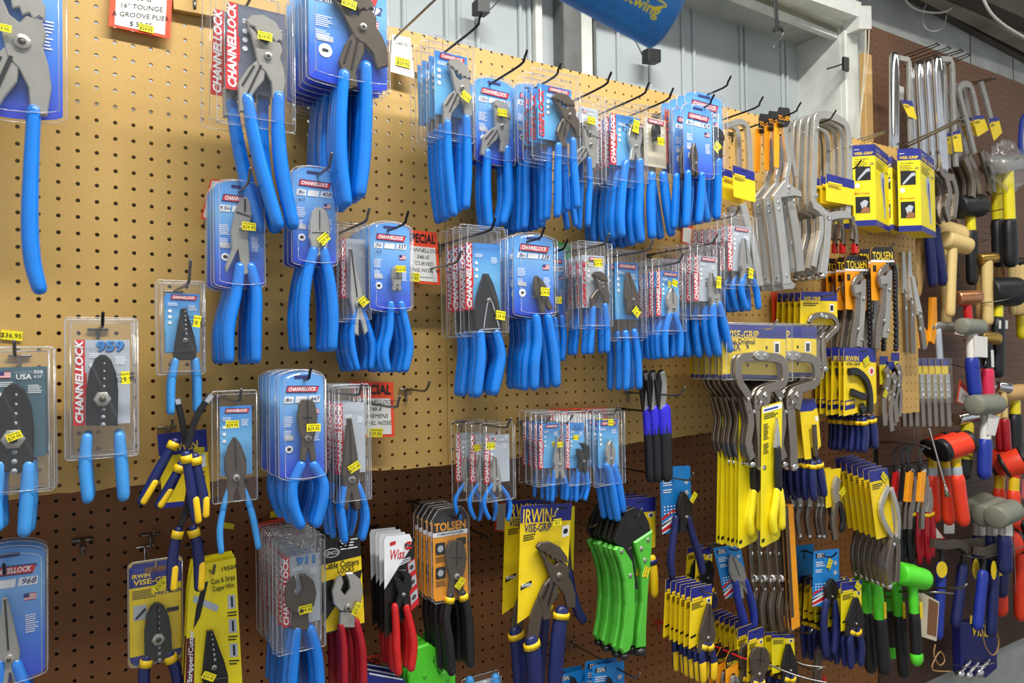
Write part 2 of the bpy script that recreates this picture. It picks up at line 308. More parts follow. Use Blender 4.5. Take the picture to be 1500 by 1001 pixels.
def g_round(mb,B,num='909',size='9.5in',xlt=False):
    x0,z0,x1,z1=B; W=x1-x0;H=z1-z0; cx=(x0+x1)/2
    logo(mb,cx,z1-H*.17,W*.7)
    zb=z1-H*.255
    for a,b in ((-.42,-.18),(-.16,.12),(.14,.42)): mb.add([(cx+W*a,-.0008,zb-H*.04),(cx+W*(b-.02),-.0008,zb-H*.042),(cx+W*b,-.0008,zb+H*.02),(cx+W*(a+.02),-.0008,zb+H*.022)],[(0,1,2,3)],'white_ink')
    mb.text(size,cx-W*.3,zb-H*.01,W*.085,'navy_ink',-.0012,0,.01,.2); mb.text(num,cx+W*.28,zb-H*.01,W*.1,'navy_ink',-.0012,0,.01,.3)
    flag(mb,cx+W*.22,z1-H*.36,W*.17)
    if xlt: mb.text('XLT',cx-W*.3,z1-H*.34,W*.07,'navy_ink',-.0012,0,.01)
    mb.lines(cx-W*.42,z1-H*.42,cx-W*.2,6,H*.017,'white_ink'); mb.lines(cx+W*.24,z1-H*.52,cx+W*.42,9,H*.016,'white_ink'); mb.lines(cx-W*.42,z1-H*.55,cx-W*.24,5,H*.016,'white_ink')
    mb.add([(p[0],-.001,p[1]) for p in arcpts(cx-W*.3,z1-H*.72,W*.085,0,345,14)],[tuple(range(15))],'white_ink')
    mb.add([(p[0],-.0013,p[1]) for p in rr(cx-W*.345,z1-H*.735,cx-W*.26,z1-H*.705,W*.02,2)],[tuple(range(12))],'black_ink')
    mb.add([(x0+W*.1,-.0009,z1-H*.64),(x0+W*.3,-.0009,z1-H*.64),(x0+W*.3,-.0009,z1-H*.59),(x0+W*.1,-.0009,z1-H*.59)],[(0,1,2,3)],'silver_card')
def g_sq(mb,B,num='',top='logo'):
    x0,z0,x1,z1=B; W=x1-x0;H=z1-z0; cx=(x0+x1)/2
    if top=='logo': logo(mb,cx+W*.02,z1-H*.07,W*.72)
    elif top=='usa':
        flag(mb,x0+W*.12,z1-H*.05,W*.22); mb.text('MADE IN',cx+W*.08,z1-H*.06,W*.07,'silver_ink',-.0012); mb.text('USA',cx+W*.08,z1-H*.11,W*.12,'white_ink',-.0012,0,.02); mb.text(num,cx+W*.36,z1-H*.06,W*.09,'white_ink',-.0012); mb.text('8.25"',cx+W*.36,z1-H*.11,W*.06,'white_ink',-.0012)
    else:
        mb.text(top,cx+W*.05,z1-H*.08,W*.26,'blue_ink',-.0014,0,.03,0,wid=W*.62); mb.text(top,cx+W*.06,z1-H*.085,W*.26,'navy_ink',-.0011,0,.05,0,wid=W*.64)
    for k in range(3): mb.add([(p[0],-.001,p[1]) for p in arcpts(x0+W*.13,z1-H*(.3+.1*k),W*.06,0,300,5)],[tuple(range(6))],'white_ink')
    mb.lines(x0+W*.08,z1-H*.16,x0+W*.42,3,H*.02,'white_ink'); mb.lines(x0+W*.66,z1-H*.2,x0+W*.93,5,H*.02,'white_ink')
def pack(name,desc,w,card,style,tool,n=1,step=.024,num='',size='8in',stick=None,hole=None,inner='grey_card',tilt=0,rot=0,group=None,txt='CHANNELLOCK',title='logo',cut=0,dx=0.,dz=0.,jit=.0015,price='$29.95'):
    """a blister or carded hand tool; card=(L,T,R,B) px of the front one"""
    L,T,R,Bt=card; cx=(L+R)/2; cy=(T+Bt)/2; hole=hole or (cx,T+(Bt-T)*.06)
    it=Item(name,desc,'packaged tool',hole[0],hole[1],w,group)
    x0=it.p(L,cy)[0]; x1=it.p(R,cy)[0]; z1=it.p(cx,T)[1]; z0=it.p(cx,Bt)[1]; W=x1-x0; H=z1-z0
    th=min(.020,step*.86); ty=-th*.55
    mb=MB(); B=(x0,z0,x1,z1)
    blister=None
    if style=='round':
        m=W*.04; top=arcpts(0,0,1,0,180,10); r=W*.5
        out=arcpts((x0+x1)/2,z1-H*.09,W*.5,0,180,12,H*.09)+arcpts((x0+x1)/2,z0+H*.05,W*.5,180,360,10,H*.05)
        if area2(out)<0: out=out[::-1]
        mb.poly(inset(out,m),0,.0008,'blue_print'); g_round(mb,(x0+m,z0+m,x1-m,z1-m),num,size,title=='XLT')
        hs=rr((x0+x1)/2-W*.16,z1-H*.085,(x0+x1)/2+W*.16,z1-H*.055,H*.012,3); mb.add([(a,-.0006,b) for a,b in hs],[tuple(range(len(hs)))],'navy_ink')
        mb.build('card',it.root); bl=MB(); bl.shell(out,[(0,.001),(0,-.001),(W*.05,-.0015),(W*.07,-th),(W*.10,-th*1.08)],'clear_plastic'); blister=(bl,out)
    elif style in('strip','sq','grip'):
        out=rr(x0,z0,x1,z1,W*.06,3)
        a0,a1,b0,b1=(.14,.88,.24,.84) if H/W>1.2 else (.12,.9,.2,.86)
        if style=='sq': a0=.18; b1=.86
        ix0,ix1,iz0,iz1=x0+W*a0,x0+W*a1,z0+H*b0,z0+H*b1
        mb.poly([(ix0,iz0),(ix1,iz0),(ix1,iz1),(ix0,iz1)],0,.0008,inner)
        if style=='strip': strip_logo(mb,ix0+W*.06,iz0,iz1,W*.17,t=txt)
        if style=='grip': strip_logo(mb,ix0+W*.08,iz0,iz1-H*.06,W*.19,t='GRIPLOCK',bg=None,fg='red_ink')
        g_sq(mb,(ix0+(W*.14 if style!='sq' else 0),iz0,ix1,iz1),num,title)
        mb.build('card',it.root); bl=MB(); bl.shell(out,[(0,.002),(0,-.001),(W*.05,-.0015),(W*.07,-th*.9),(W*.10,-th*1.05)],'clear_plastic'); blister=(bl,out)
    elif style=='hang':                                                   # flat printed card, top band in a second colour
        pass
    if blister:
        bl,out=blister
        e=inset(out,.0006); bl.tube([(a,-.001,b) for a,b in e]+[(e[0][0],-.001,e[0][1])],.0007,'clear_edge',1,4,1,end=False)
        e=inset(out,W*.075); bl.tube([(a,-th,b) for a,b in e]+[(e[0][0],-th,e[0][1])],.0006,'clear_edge',1,4,1,end=False)
        bl.build('blister_shell',it.root)
    if callable(style): style(it,mb,B,W,H); mb.build('card',it.root)
    if tool: tool_on(it,tool,th,ty)
    if stick: sticker(it,stick[0],stick[1],stick[2] if len(stick)>2 else 0,*(stick[3:5] if len(stick)>4 else (22,11)),y=-th*1.12-.0006,txt=price)
    return it.done(n,step,jit=jit,tilt=tilt,dx=dx,dz=dz)
def tool_on(it,tool,th,ty):
    kind,a,b,hm,hs,hw,gm=tool[:7]; o=tool[7] if len(tool)>7 else {}
    head(it,kind,a,b,hm,min(.009,th*.6),o.get('wide',1.),y=ty,inner=o.get('inner','black_steel'))
    grips(it,hs,hw,gm,th,ty,band=o.get('band'),lower=o.get('lower'))
# ---------------------------------------------------------------- hooks, tags
def hook(desc,h,w,tip=None,wt=None,base=0.,mat_='dark_wire',r=.0022,plate=True,up=.018,group=None,label=None):
    """single wire hook; h = pixel where it carries the pack that hangs w proud"""
    u,v=at(h[0],h[1],w); D=1.29039509
    if wt is None: wt=D-(D-w)*(h[0]-84.4)/(tip[0]-84.4)
    root=empty('peg_hook',(u,-base,v)); tag(root,desc,'hook',group)
    L=wt-base; mb=MB(); mb.tube([(0,-.003,0),(0,-L*.5,0),(0,-L+.012,.0),(0,-L-.002,up*.5),(0,-L-.010,up)],r,mat_,1,8,3)
    mb.build('wire',root)
    if plate:
        mb=MB(); mb.tube([(0,-.0045,-.022),(0,-.0045,.0)],r*.9,mat_,1,6,1); mb.tube([(-.0127,-.004,0),(.0127,-.004,0)],r,mat_,1,6,1); mb.build('bracket',root)
    return root
def price_tag(desc,corners,w,lines,top=None,topm='orange_card',st=None,body='white_card',name='price_tag',frame=True,cat='price tag',tsize=1.):
    """corners px: TL,TR,BR,BL"""
    it=Item(name,desc,cat,corners[0][0],corners[0][1],w); c=it.pp(corners); mb=MB()
    def q(s,t): 
        a=(c[0][0]+(c[1][0]-c[0][0])*s,c[0][1]+(c[1][1]-c[0][1])*s); b=(c[3][0]+(c[2][0]-c[3][0])*s,c[3][1]+(c[2][1]-c[3][1])*s)
        return (a[0]+(b[0]-a[0])*t,a[1]+(b[1]-a[1])*t)
    mb.poly([q(0,0),q(1,0),q(1,1),q(0,1)],-.0004,.0006,topm if frame else body)
    t0=.3 if top else .04
    if frame: mb.poly([q(.09,t0),q(.91,t0),q(.91,.95),q(.09,.95)],-.001,-.0006,body)
    ang=math.degrees(math.atan2(c[1][1]-c[0][1],c[1][0]-c[0][0])); W=math.dist(c[0],c[1]); H=math.dist(c[0],c[3])
    if top:
        p=q(.5,.15); mb.text(top,p[0],p[1],H*.17,'black_ink',-.0012,ang,.03,0,wid=W*.85)
    n=len(lines)
    for i,l in enumerate(lines):
        p=q(.5,t0+(.93-t0)*(i+.55)/n); mb.text(l,p[0],p[1],min(H*(.9-t0)/n*.62,W*.14)*tsize,'black_ink',-.0014,ang,0,.2)
    mb.build('card',it.root)
    if st: sticker(it,st[0],st[1],st[2] if len(st)>2 else 0,22,12,y=-.002)
    return it.root
# ---------------------------------------------------------------- printed hang cards drawn in their own (s,t) frame, t downwards
class Card:
    def __init__(s,it,c,y=0.):
        s.it=it; s.c=it.pp(c); s.mb=MB(); s.y=y; c=s.c
        s.W=math.dist(c[0],c[1]); s.H=math.dist(c[0],c[3]); s.ang=math.degrees(math.atan2(c[1][1]-c[0][1],c[1][0]-c[0][0])); s.va=math.degrees(math.atan2(c[0][1]-c[3][1],c[0][0]-c[3][0]))
    def q(s,a,t):
        c=s.c; p=(c[0][0]+(c[1][0]-c[0][0])*a,c[0][1]+(c[1][1]-c[0][1])*a); r=(c[3][0]+(c[2][0]-c[3][0])*a,c[3][1]+(c[2][1]-c[3][1])*a)
        return (p[0]+(r[0]-p[0])*t,p[1]+(r[1]-p[1])*t)
    def base(s,m,out=None,th=.001): 
        out=out or [(.04,0),(.96,0),(1,.02),(1,.98),(.97,1),(.03,1),(0,.98),(0,.02)]
        s.mb.poly([s.q(*o) for o in out],s.y,s.y+th,m)
    def patch(s,pts,m,k=1):
        if len(pts)==2: (a,b),(c,d)=pts; pts=[(a,b),(c,b),(c,d),(a,d)]
        s.mb.add([(p[0],s.y-.0004*k,p[1]) for p in (s.q(*o) for o in pts)],[tuple(range(len(pts)))],m)
    def text(s,t,a,b,h,m,wid=None,vert=False,bold=.012,shear=0,k=3):
        p=s.q(a,b); s.mb.text(t,p[0],p[1],s.W*h,m,s.y-.0004*k,(s.va if vert else s.ang),bold,shear,wid=(s.H if vert else s.W)*wid if wid else None)
    def lines(s,a,b,c,n,dt,m,k=2):
        for i in range(n): e=a+(c-a)*random.uniform(.65,1); s.patch([(a,b+i*dt),(e,b+i*dt+dt*.42)],m,k)
    def hole(s,a,t,w=.14,m='black_ink'):
        s.patch([(a-w,t-.008),(a-w*.6,t-.012),(a,t-.016),(a+w*.6,t-.012),(a+w,t-.008),(a+w,t+.008),(a-w,t+.008)],m,2)
    def done(s,name='card'): return s.mb.build(name,s.it.root)
def irwin(c,top=.2,bot=0.,body='yellow_card',cut=False,vg=True,badge=True,small=False):
    out=None
    if cut: out=[(.04,0),(.96,0),(1,.02),(1,.78),(.55,.97),(0,1),(0,.02)]
    c.base(body,out); c.patch([(.0,.0),(1,top)],'navy_card')
    if bot: c.patch([(0,1-bot),(1,1)],'navy_card')
    c.hole(.5,top*.28)
    if not small:
        c.text('IRWIN',.27,top*.62,.14,'yellow_ink',.42 if not vg else .26)
        c.text('VISE-GRIP',.44,top*.86,.14,'yellow_ink',.8)
        c.lines(.06,top+.03,.5,4,.018,'black_ink'); 
    else: c.patch([(.06,top*.8),(.55,top*.98)],'yellow_ink',2); c.lines(.06,top+.04,.6,4,.03,'black_ink')
    if badge: c.patch([(.06,.8),(.3,.84)],'black_ink'); c.patch([(.76,top+.03),(.93,top+.11)],'white_ink'); c.patch([(.8,top+.05),(.9,top+.1)],'black_ink',2)
def rib(it,name,specs,parent=None):
    """specs: (px points, width px, material, y0, y1[, taper px])"""
    mb=MB()
    for sp in specs:
        pts=it.pp(sp[0]); m=sp[0][len(sp[0])//2]; w=it.W(m[0],m[1],sp[1]) 
        # tools hang plumb, so a width in px across is read on the spot
        tp=it.W(m[0],m[1],sp[5]) if len(sp)>5 else None
        mb.ribbon(pts,w,-sp[4],-sp[3],sp[2],.0012,3,tp)
    return mb.build(name,parent or it.root)
def rivets(it,pts,r,m,y,parent=None,name='rivet'):
    for q in pts:
        mb=MB(); x,z=it.p(*q); rr_=it.W(q[0],q[1],r*2)/2; mb.lathe((x,-y,z),(0,-1,0),[(0,rr_),(.001,rr_*.95),(.0022,rr_*.5)],m,12); mb.build(name,parent or it.root)
def ellp(cx,cy,rx,ry,n=14,a0=0,a1=360): return [(cx+rx*math.cos(math.radians(a0+(a1-a0)*i/n)),cy+ry*math.sin(math.radians(a0+(a1-a0)*i/n))) for i in range(n if a1-a0==360 else n+1)]
def flat(it,name,polys,parent=None,bev=.0008):
    mb=MB()
    for pts,m,y0,y1 in polys: mb.poly(it.pp(pts),-y1,-y0,m,bev if abs(y1-y0)>.003 else 0)
    return mb.build(name,parent or it.root)
def ball(it,name,q,r,m,y,parent=None,sc=1.):
    mb=MB(); x,z=it.p(*q); R=it.W(q[0],q[1],2*r)/2; mb.lathe((x,-y,z+R*sc),(0,0,-1),[(R*sc*(1-math.cos(math.pi*k/8)),max(.0001,R*math.sin(math.pi*k/8))) for k in range(9)],m,12); mb.build(name,parent or it.root)
class Face:
    """a flat face given by three 3-D corners: top-left, top-right, bottom-left (local metres)"""
    def __init__(s,mb,a,b,c,out):
        s.mb=mb; s.a=Vector(a); s.u=Vector(b)-s.a; s.v=Vector(c)-s.a; s.n=Vector(out).normalized()
    def P(s,x,y,k): return tuple(s.a+s.u*x+s.v*y+s.n*(.0004*k))
    def patch(s,x0,y0,x1,y1,m,k=1): s.mb.add([s.P(x0,y0,k),s.P(x1,y0,k),s.P(x1,y1,k),s.P(x0,y1,k)],[(0,1,2,3)],m)
    def poly(s,pts,m,k=1): s.mb.add([s.P(x,y,k) for x,y in pts],[tuple(range(len(pts)))],m)
    def text(s,t,x,y,h,wid,m,k=3):
        v,f=glyphs(t,.012,0); mw=max(a[0] for a in v)-min(a[0] for a in v); s.mb.add([s.P(x+a/mw*wid,y-b*h*1.35,k) for a,b in v],f,m)
def carton(desc,A,B,C,wA,wB,wC,ytop,ybot,n=1,step=.03):
    """tall carton: A,B,C = px x of left edge, front edge, right edge; ytop/ybot px at the three"""
    it=Item('tool_carton',desc,'carton',B,ytop[1],wB)
    def g(px,py,w): u,v=at(px,py,w); return Vector((u-it.u,-(w-wB),v-it.v))
    a,b,c=g(A,ytop[0],wA),g(B,ytop[1],wB),g(C,ytop[2],wC); zt=b.z; H=b.z-g(B,ybot[1],wB).z
    a.z=c.z=b.z=0; d=a+c-b; mb=MB(); dn_=Vector((0,0,-H))
    v=[tuple(q) for q in(a,b,c,d,a+dn_,b+dn_,c+dn_,d+dn_)]; mb.add(v,[(0,4,5,1),(1,5,6,2),(2,6,7,3),(3,7,4,0),(0,1,2,3),(7,6,5,4)],'lemon_card')
    for (p,q,side) in ((a,b,0),(b,c,1)):
        n_=(q-p).cross(dn_).normalized(); n_=n_ if n_.y<0 else -n_; f=Face(mb,p,q,p+dn_,n_)
        f.patch(0,0,1,.14,'navy_card'); f.patch(0,.93,1,1,'navy_card'); f.text('IRWIN',.2,.06,.012,.22,'white_ink'); f.text('VISE-GRIP',.5,.11,.035,.84,'yellow_ink'); f.text('The Original',.4,.175,.018,.6,'black_ink')
        for i in range(5): f.patch(.08,.2+.02*i,.55+.06*(i%3),.207+.02*i,'black_ink')
        if side==0:
            f.patch(.12,.27,.8,.44,'black_card'); f.poly([(.2,.42),(.6,.3),(.75,.29),(.78,.33),(.62,.34),(.24,.44)],'silver_card',2); f.text('Most Versatile',.4,.60,.02,.66,'red_ink'); f.patch(.1,.64,.74,.84,'black_card'); f.poly([(.3,.72),(.5,.68),(.66,.7),(.6,.76),(.4,.8)],'silver_card',2); f.poly([(.45,.76),(.7,.78),(.7,.84),(.3,.84)],'copper',3)
            f.poly([(.2+.11*math.cos(t),.5+.03*math.sin(t)) for t in [i*.6 for i in range(10)]],'white_ink',1); f.text('2X',.85,.24,.03,.2,'navy_ink')
        else:
            f.poly([(.42,.3),(.62,.28),(.66,.36),(.6,.5),(.66,.62),(.72,.85),(.6,.86),(.5,.6),(.4,.48),(.36,.36)],'silver_card',1); f.poly([(.5,.36),(.58,.36),(.62,.56),(.64,.78),(.58,.62),(.5,.46)],'cobalt',2); f.text('2X',.8,.26,.03,.24,'navy_ink'); 
            for i in range(3): f.patch(.1,.24+.02*i,.4,.247+.02*i,'black_ink')
    for s_,t_ in (((a+b)/2,1),): pass
    mb.build('box',it.root); m2=MB(); tb=(a+d)/2*0.5+(b+c)/2*.5; m2.poly([(tb.x-.012,0),(tb.x+.012,0),(tb.x+.008,.012),(tb.x-.008,.012)],tb.y-.0006,tb.y+.0006,'navy_card'); m2.build('hang_tab',it.root)
    return it.done(n,step)
def hammer(name,desc,w,headf,hpts,hw,segs,cat='hammer',n=1,step=.05,label=None,rest=None,**k):
    """headf(it) builds the head; handle is a tube through px hpts, segs: [(t0,t1,material,width factor)]"""
    it=Item(name,desc,cat,hpts[0][0],hpts[0][1],w); headf(it)
    P=smooth([tuple(q) for q in hpts],6) if len(hpts)>2 else [tuple(hpts[0][i]+(hpts[1][i]-hpts[0][i])*t/12 for i in (0,1)) for t in range(13)]
    N=len(P)-1
    for i,(t0,t1,m,f) in enumerate(segs):
        seg=[P[j] for j in range(N+1) if t0*N-1e-6<=j<=t1*N+.999]; 
        if len(seg)<2: continue
        mb=MB(); r=it.W(hpts[0][0],hpts[0][1],hw*f)/2; mb.tube([it.p3(*q) for q in seg],r,m,.8,12,1); mb.build('handle' if i==0 else 'grip',it.root)
    if label: flat(it,'paper_label',[(label[0],label[1] if len(label)>1 else 'white_card',.016,.0166)])
    return it.done(n,step,**k)
def cylhead(a,b,rpx,m,cap='black_grip',capf=.25,dw=0.,name='head'):
    """cylindrical head from px a (w offset dw[0]) to px b"""
    def f(it):
        d=dw if isinstance(dw,tuple) else (-dw,dw)
        A=Vector(it.p3(a[0],a[1],d[0])); B=Vector(it.p3(b[0],b[1],d[1])); L=(B-A).length; r=it.W(a[0],a[1],2*rpx)/2; ax=(B-A)/L
        mb=MB(); mb.lathe(A,ax,[(0,r*.8),(L*.03,r*.97),(L*.1,r),(L*.9,r),(L*.97,r*.97),(L,r*.8)],m,20); mb.build(name,it.root)
        if cap:
            for P_,s in ((A,1),(B,-1)):
                mb=MB(); mb.lathe(P_-ax*s*.004,ax*s,[(0,r*.8),(.003,r*1.02),(L*capf*.6,r*1.03)],cap,20); mb.build('striking_face',it.root)
    return f
def uclamp(name,desc,w,outer,fw,m,arms=(),handle=(),cards=(),n=1,step=.03,rv=(),pads=(),cat='clamp',**k):
    """U framed locking clamp; outer = px path of the frame"""
    it=Item(name,desc,cat,outer[len(outer)//2][0],outer[len(outer)//2][1],w); rib(it,'frame',[(outer,fw,m,0,.010)])
    for j,(pts,wd,mm) in enumerate(handle): rib(it,'handle' if j else 'body',[(pts,wd,mm,.002,.014)])
    for pts,wd,mm in k.pop('tubes',()): 
        mb=MB(); mb.tube([it.p3(q[0],q[1],.006) for q in pts],it.W(pts[0][0],pts[0][1],wd)/2,mm,.9,14,3); mb.build('bar',it.root)
    if rv: rivets(it,rv,1.6,'chrome',.0135)
    for q,r in pads: ball(it,'swivel_pad',q,r,'chrome',.008,sc=.6)
    for cn,top in cards:
        c=Card(it,cn,-.014); irwin(c,top,badge=False,small=True); c.done()
    return it.done(n,step,**k)
def wire(name,desc,pts,r,m='wire',cat='wire rack',loop=None,n=8,par=None):
    """pts: (px,py,w)"""
    P=[P3(*q) for q in pts]; o=P[0]; mb=MB(); mb.tube([(a-o[0],b-o[1],c-o[2]) for a,b,c in P],r,m,1,n,3); ob=mb.build(name,None,o)
    if desc: tag(ob,desc,cat)
    return ob
def loophook(desc,a,b,w0,w1,dpx,r=.0022,m='wire'):
    """double-wire looped hook from px a (at wall, depth w0) to px b (depth w1)"""
    d=dpx; P=[(a[0],a[1],w0),(b[0]-4,b[1]+2,w1-.01),(b[0],b[1]-1,w1),(b[0]+3,b[1]+d*.3,w1),(b[0],b[1]+d*.8,w1-.012),(a[0]+3,a[1]+d,w0)]
    return wire('loop_hook',desc,P,r,m,'hook')
# ---------------------------------------------------------------- the room
def board_mat(name,c,c2,rough=.55):
    m=bpy.data.materials.new(name); m.use_nodes=True; nt=m.node_tree; b=nt.nodes['Principled BSDF']; b.inputs['Roughness'].default_value=rough
    tc=nt.nodes.new('ShaderNodeTexCoord'); n1=nt.nodes.new('ShaderNodeTexNoise'); n1.inputs['Scale'].default_value=3; n1.inputs['Detail'].default_value=6
    n2=nt.nodes.new('ShaderNodeTexNoise'); n2.inputs['Scale'].default_value=260; n2.inputs['Detail'].default_value=2
    mx=nt.nodes.new('ShaderNodeMath'); mx.operation='MULTIPLY_ADD'; mx.inputs[1].default_value=.35
    for n in(n1,n2): nt.links.new(tc.outputs['Object'],n.inputs['Vector'])
    nt.links.new(n2.outputs[0],mx.inputs[0]); nt.links.new(n1.outputs[0],mx.inputs[2])
    r=nt.nodes.new('ShaderNodeValToRGB'); r.color_ramp.elements[0].position=.5; r.color_ramp.elements[1].position=.85; r.color_ramp.elements[0].color=lin(c); r.color_ramp.elements[1].color=lin(c2)
    nt.links.new(mx.outputs[0],r.inputs[0]); nt.links.new(r.outputs[0],b.inputs['Base Color'])
    bu=nt.nodes.new('ShaderNodeBump'); bu.inputs['Strength'].default_value=.12; bu.inputs['Distance'].default_value=.001; nt.links.new(n2.outputs[0],bu.inputs['Height']); nt.links.new(bu.outputs[0],b.inputs['Normal'])
    MATS[name]=m
board_mat('tan_hardboard',(188,150,80),(206,168,98)); board_mat('brown_hardboard',(126,78,36),(148,94,44)); board_mat('red_brown_hardboard',(104,72,48),(120,84,58)); board_mat('dark_brown_hardboard',(66,45,33),(78,54,40))
def paint(name,c,c2,sc=6,rough=.6,bump=.15):
    m=mat(name,c,rough); nt=m.node_tree; r=[n for n in nt.nodes if n.type=='VALTORGB'][0]; r.color_ramp.elements[0].color=lin(c2); r.color_ramp.elements[1].color=lin(c); r.color_ramp.elements[0].position=.35; r.color_ramp.elements[1].position=.6
    no=[n for n in nt.nodes if n.type=='TEX_NOISE'][0]; no.inputs['Scale'].default_value=sc; no.inputs['Detail'].default_value=8
    return m
paint('siding_paint',(182,190,192),(166,175,178),3); paint('block_paint',(176,180,176),(158,162,158),9); paint('column_paint',(108,110,108),(90,92,90),14); paint('frame_paint',(222,224,216),(196,198,190),8); paint('ceiling_paint',(150,145,126),(120,115,98),5)
paint('header_paint',(150,148,128),(120,116,98),6); paint('floor_paint',(120,116,110),(100,96,90),4); paint('dark_beam_gap_paint',(86,76,66),(64,56,48),5)
def pegboard(name,desc,w,u0,u1,v0,v1,mn,ou=.0033,ov=-.0022,edge=None,tilt=0.,pitch=.0254,rad=.0032):
    """hardboard sheet with every hole cut through; edge(u)-> bottom v"""
    i0=math.ceil((u0-ou)/pitch-.5); i1=math.floor((u1-ou)/pitch+.5); j0=math.ceil((v0-ov)/pitch-.5); j1=math.floor((v1-ov)/pitch+.5)
    V=[];Fc=[]; h=pitch/2; K=8; T=.0055
    sqr=[(h,0),(h,h),(0,h),(-h,h),(-h,0),(-h,-h),(0,-h),(h,-h)]
    cr=[(rad*math.cos(math.pi/4*k),rad*math.sin(math.pi/4*k)) for k in range(8)]
    def cl(x,z): 
        x=min(max(x,u0),u1); lo=v0 if edge is None else edge(x); return x,min(max(z,lo),v1)
    for i in range(i0,i1+1):
        for j in range(j0,j1+1):
            cx,cz=ou+i*pitch,ov+j*pitch
            if cx+h<=u0 or cx-h>=u1 or cz+h<=(v0 if edge is None else edge(min(max(cx,u0),u1))-.02) or cz-h>=v1: continue
            b=len(V); sq=[cl(cx+a,cz+c) for a,c in sqr]; cc=[cl(cx+a,cz+c) for a,c in cr]
            for y,ps in((0,sq),(0,cc),(T,cc)): V+=[(x,y-tilt*(z-v1),z) for x,z in ps]
            for k in range(8):
                q=(k+1)%8; Fc.append((b+k,b+8+k,b+8+q,b+q)); Fc.append((b+8+k,b+16+k,b+16+q,b+8+q))
    # sheet edges
    top=[(u0,v1),(u1,v1)]; ns=60; bot=[(u0+(u1-u0)*k/ns,cl(u0+(u1-u0)*k/ns,-99)[1]) for k in range(ns+1)]
    ring=[(u0,v1)]+bot+[(u1,v1)]
    b=len(V); V+=[(x,-tilt*(z-v1),z) for x,z in ring]+[(x,T-tilt*(z-v1),z) for x,z in ring]; n=len(ring)
    for k in range(n): q=(k+1)%n; Fc.append((b+k,b+q,b+n+q,b+n+k))
    me=bpy.data.meshes.new(name); me.from_pydata(V,[],Fc); me.materials.append(MATS[mn]); me.update()
    o=bpy.data.objects.new(name,me); COL.objects.link(o); o.location=(0,-w,0); tag(o,desc,'pegboard'); return o
def slab(name,u0,u1,v0,v1,w0,w1,m):          # box between depths w0 (near camera) and w1
    mb=MB(); mb.poly([(u0,v0),(u1,v0),(u1,v1),(u0,v1)],-w0,-w1,m); return mb.build(name)
uA,vt=at(600,40,0); _,vt2=at(1080,165,0)
VT=(vt+vt2)/2; VB0=at(75,725,0)[1]; VB1=at(650,685,0)[1]; VB2=at(960,645,0)[1]
random.seed(3); jag=[random.uniform(-.003,.003) for _ in range(200)]
def ragged(u):
    b=np.interp(u,[at(60,727)[0],at(200,712)[0],at(300,705)[0],at(545,690)[0],at(650,684)[0],at(930,650)[0],at(1030,635)[0],2.5],[at(60,727)[1],at(200,712)[1],at(300,705)[1],at(545,690)[1],at(650,684)[1],at(930,650)[1],at(1030,635)[1],at(1030,635)[1]])
    k=(u+.2)*60; i=int(k)%199; return float(b)+jag[i]*(1-k%1)+jag[i+1]*(k%1)*(1 if u<.95 else .15)
UR=at(1346,560,0)[0]
SEAM=at(655,600,0)[0]
print('levels',vt,vt2,VB0,VB1,VB2,UR)
pegboard('pegboard','tan pegboard panel at upper left with ragged lower edge, behind the blue-gripped pliers',0,-.32,SEAM,-2,VT,'tan_hardboard',edge=ragged)
pegboard('pegboard','tan pegboard panel at upper centre below the grey metal siding',0,SEAM+.0012,UR,-2,VT-.001,'tan_hardboard',ou=.0033+.001,edge=ragged)
pegboard('pegboard','dark orange-brown lower pegboard set back under the tan panels',-.15,-.45,at(1285,950,-.15)[0],-1.6,-.30,'brown_hardboard',ou=-.0017,ov=-.1)
BR0=at(1275,150,-.15)[0]
vbt=at(1340,62,-.15)[1]
def rbot(u): return float(np.interp(u,[at(1285,1000,-.15)[0],at(1455,985,-.15)[0],at(1500,935,-.15)[0],9],[at(1455,985,-.15)[1]]*2+[at(1500,935,-.15)[1]]*2))
def brd(name,desc,w,u0,v0,u1,v1,mn,**k): return pegboard(name,desc,w,u0,u1,v0,v1,mn,**k)
brd('pegboard','reddish brown pegboard in the upper right corner behind the silver bar clamps',-.15,BR0,-.75,4.6,vbt,'red_brown_hardboard',rad=.0026)
brd('pegboard','dark brown pegboard at lower right behind the hammers and mallets',-.152,at(1288,950,-.15)[0],rbot(4.2),4.6,-.755,'dark_brown_hardboard',rad=.0026)
# masonry wall, with the window opening left free
WL=at(540,0,-.17)[0]; WR=at(1228,100,-.17)[0]; WT=at(1140,35,-.17)[1]
ws=MB(); 
WW=-.17
mbw=MB(); mbw.poly([(-1.2,-1.9),(6,-1.9),(6,1.75),(-1.2,1.75)],.60,.66,'block_paint'); struct(mbw.build('wall_outer'))
for nm,(a,b,c,d) in {'wall_left':(-1.2,-1.9,-.55,1.75),'wall_back':(-.55,-1.9,WR,VT-.14),'wall_header':(-.55,WT+.045,WR,1.75),'wall_right':(WR,-1.9,6,1.75)}.items():
    m_=MB(); m_.poly([(a,b),(c,b),(c,d),(a,d)],.17,.60,'block_paint'); struct(m_.build(nm))
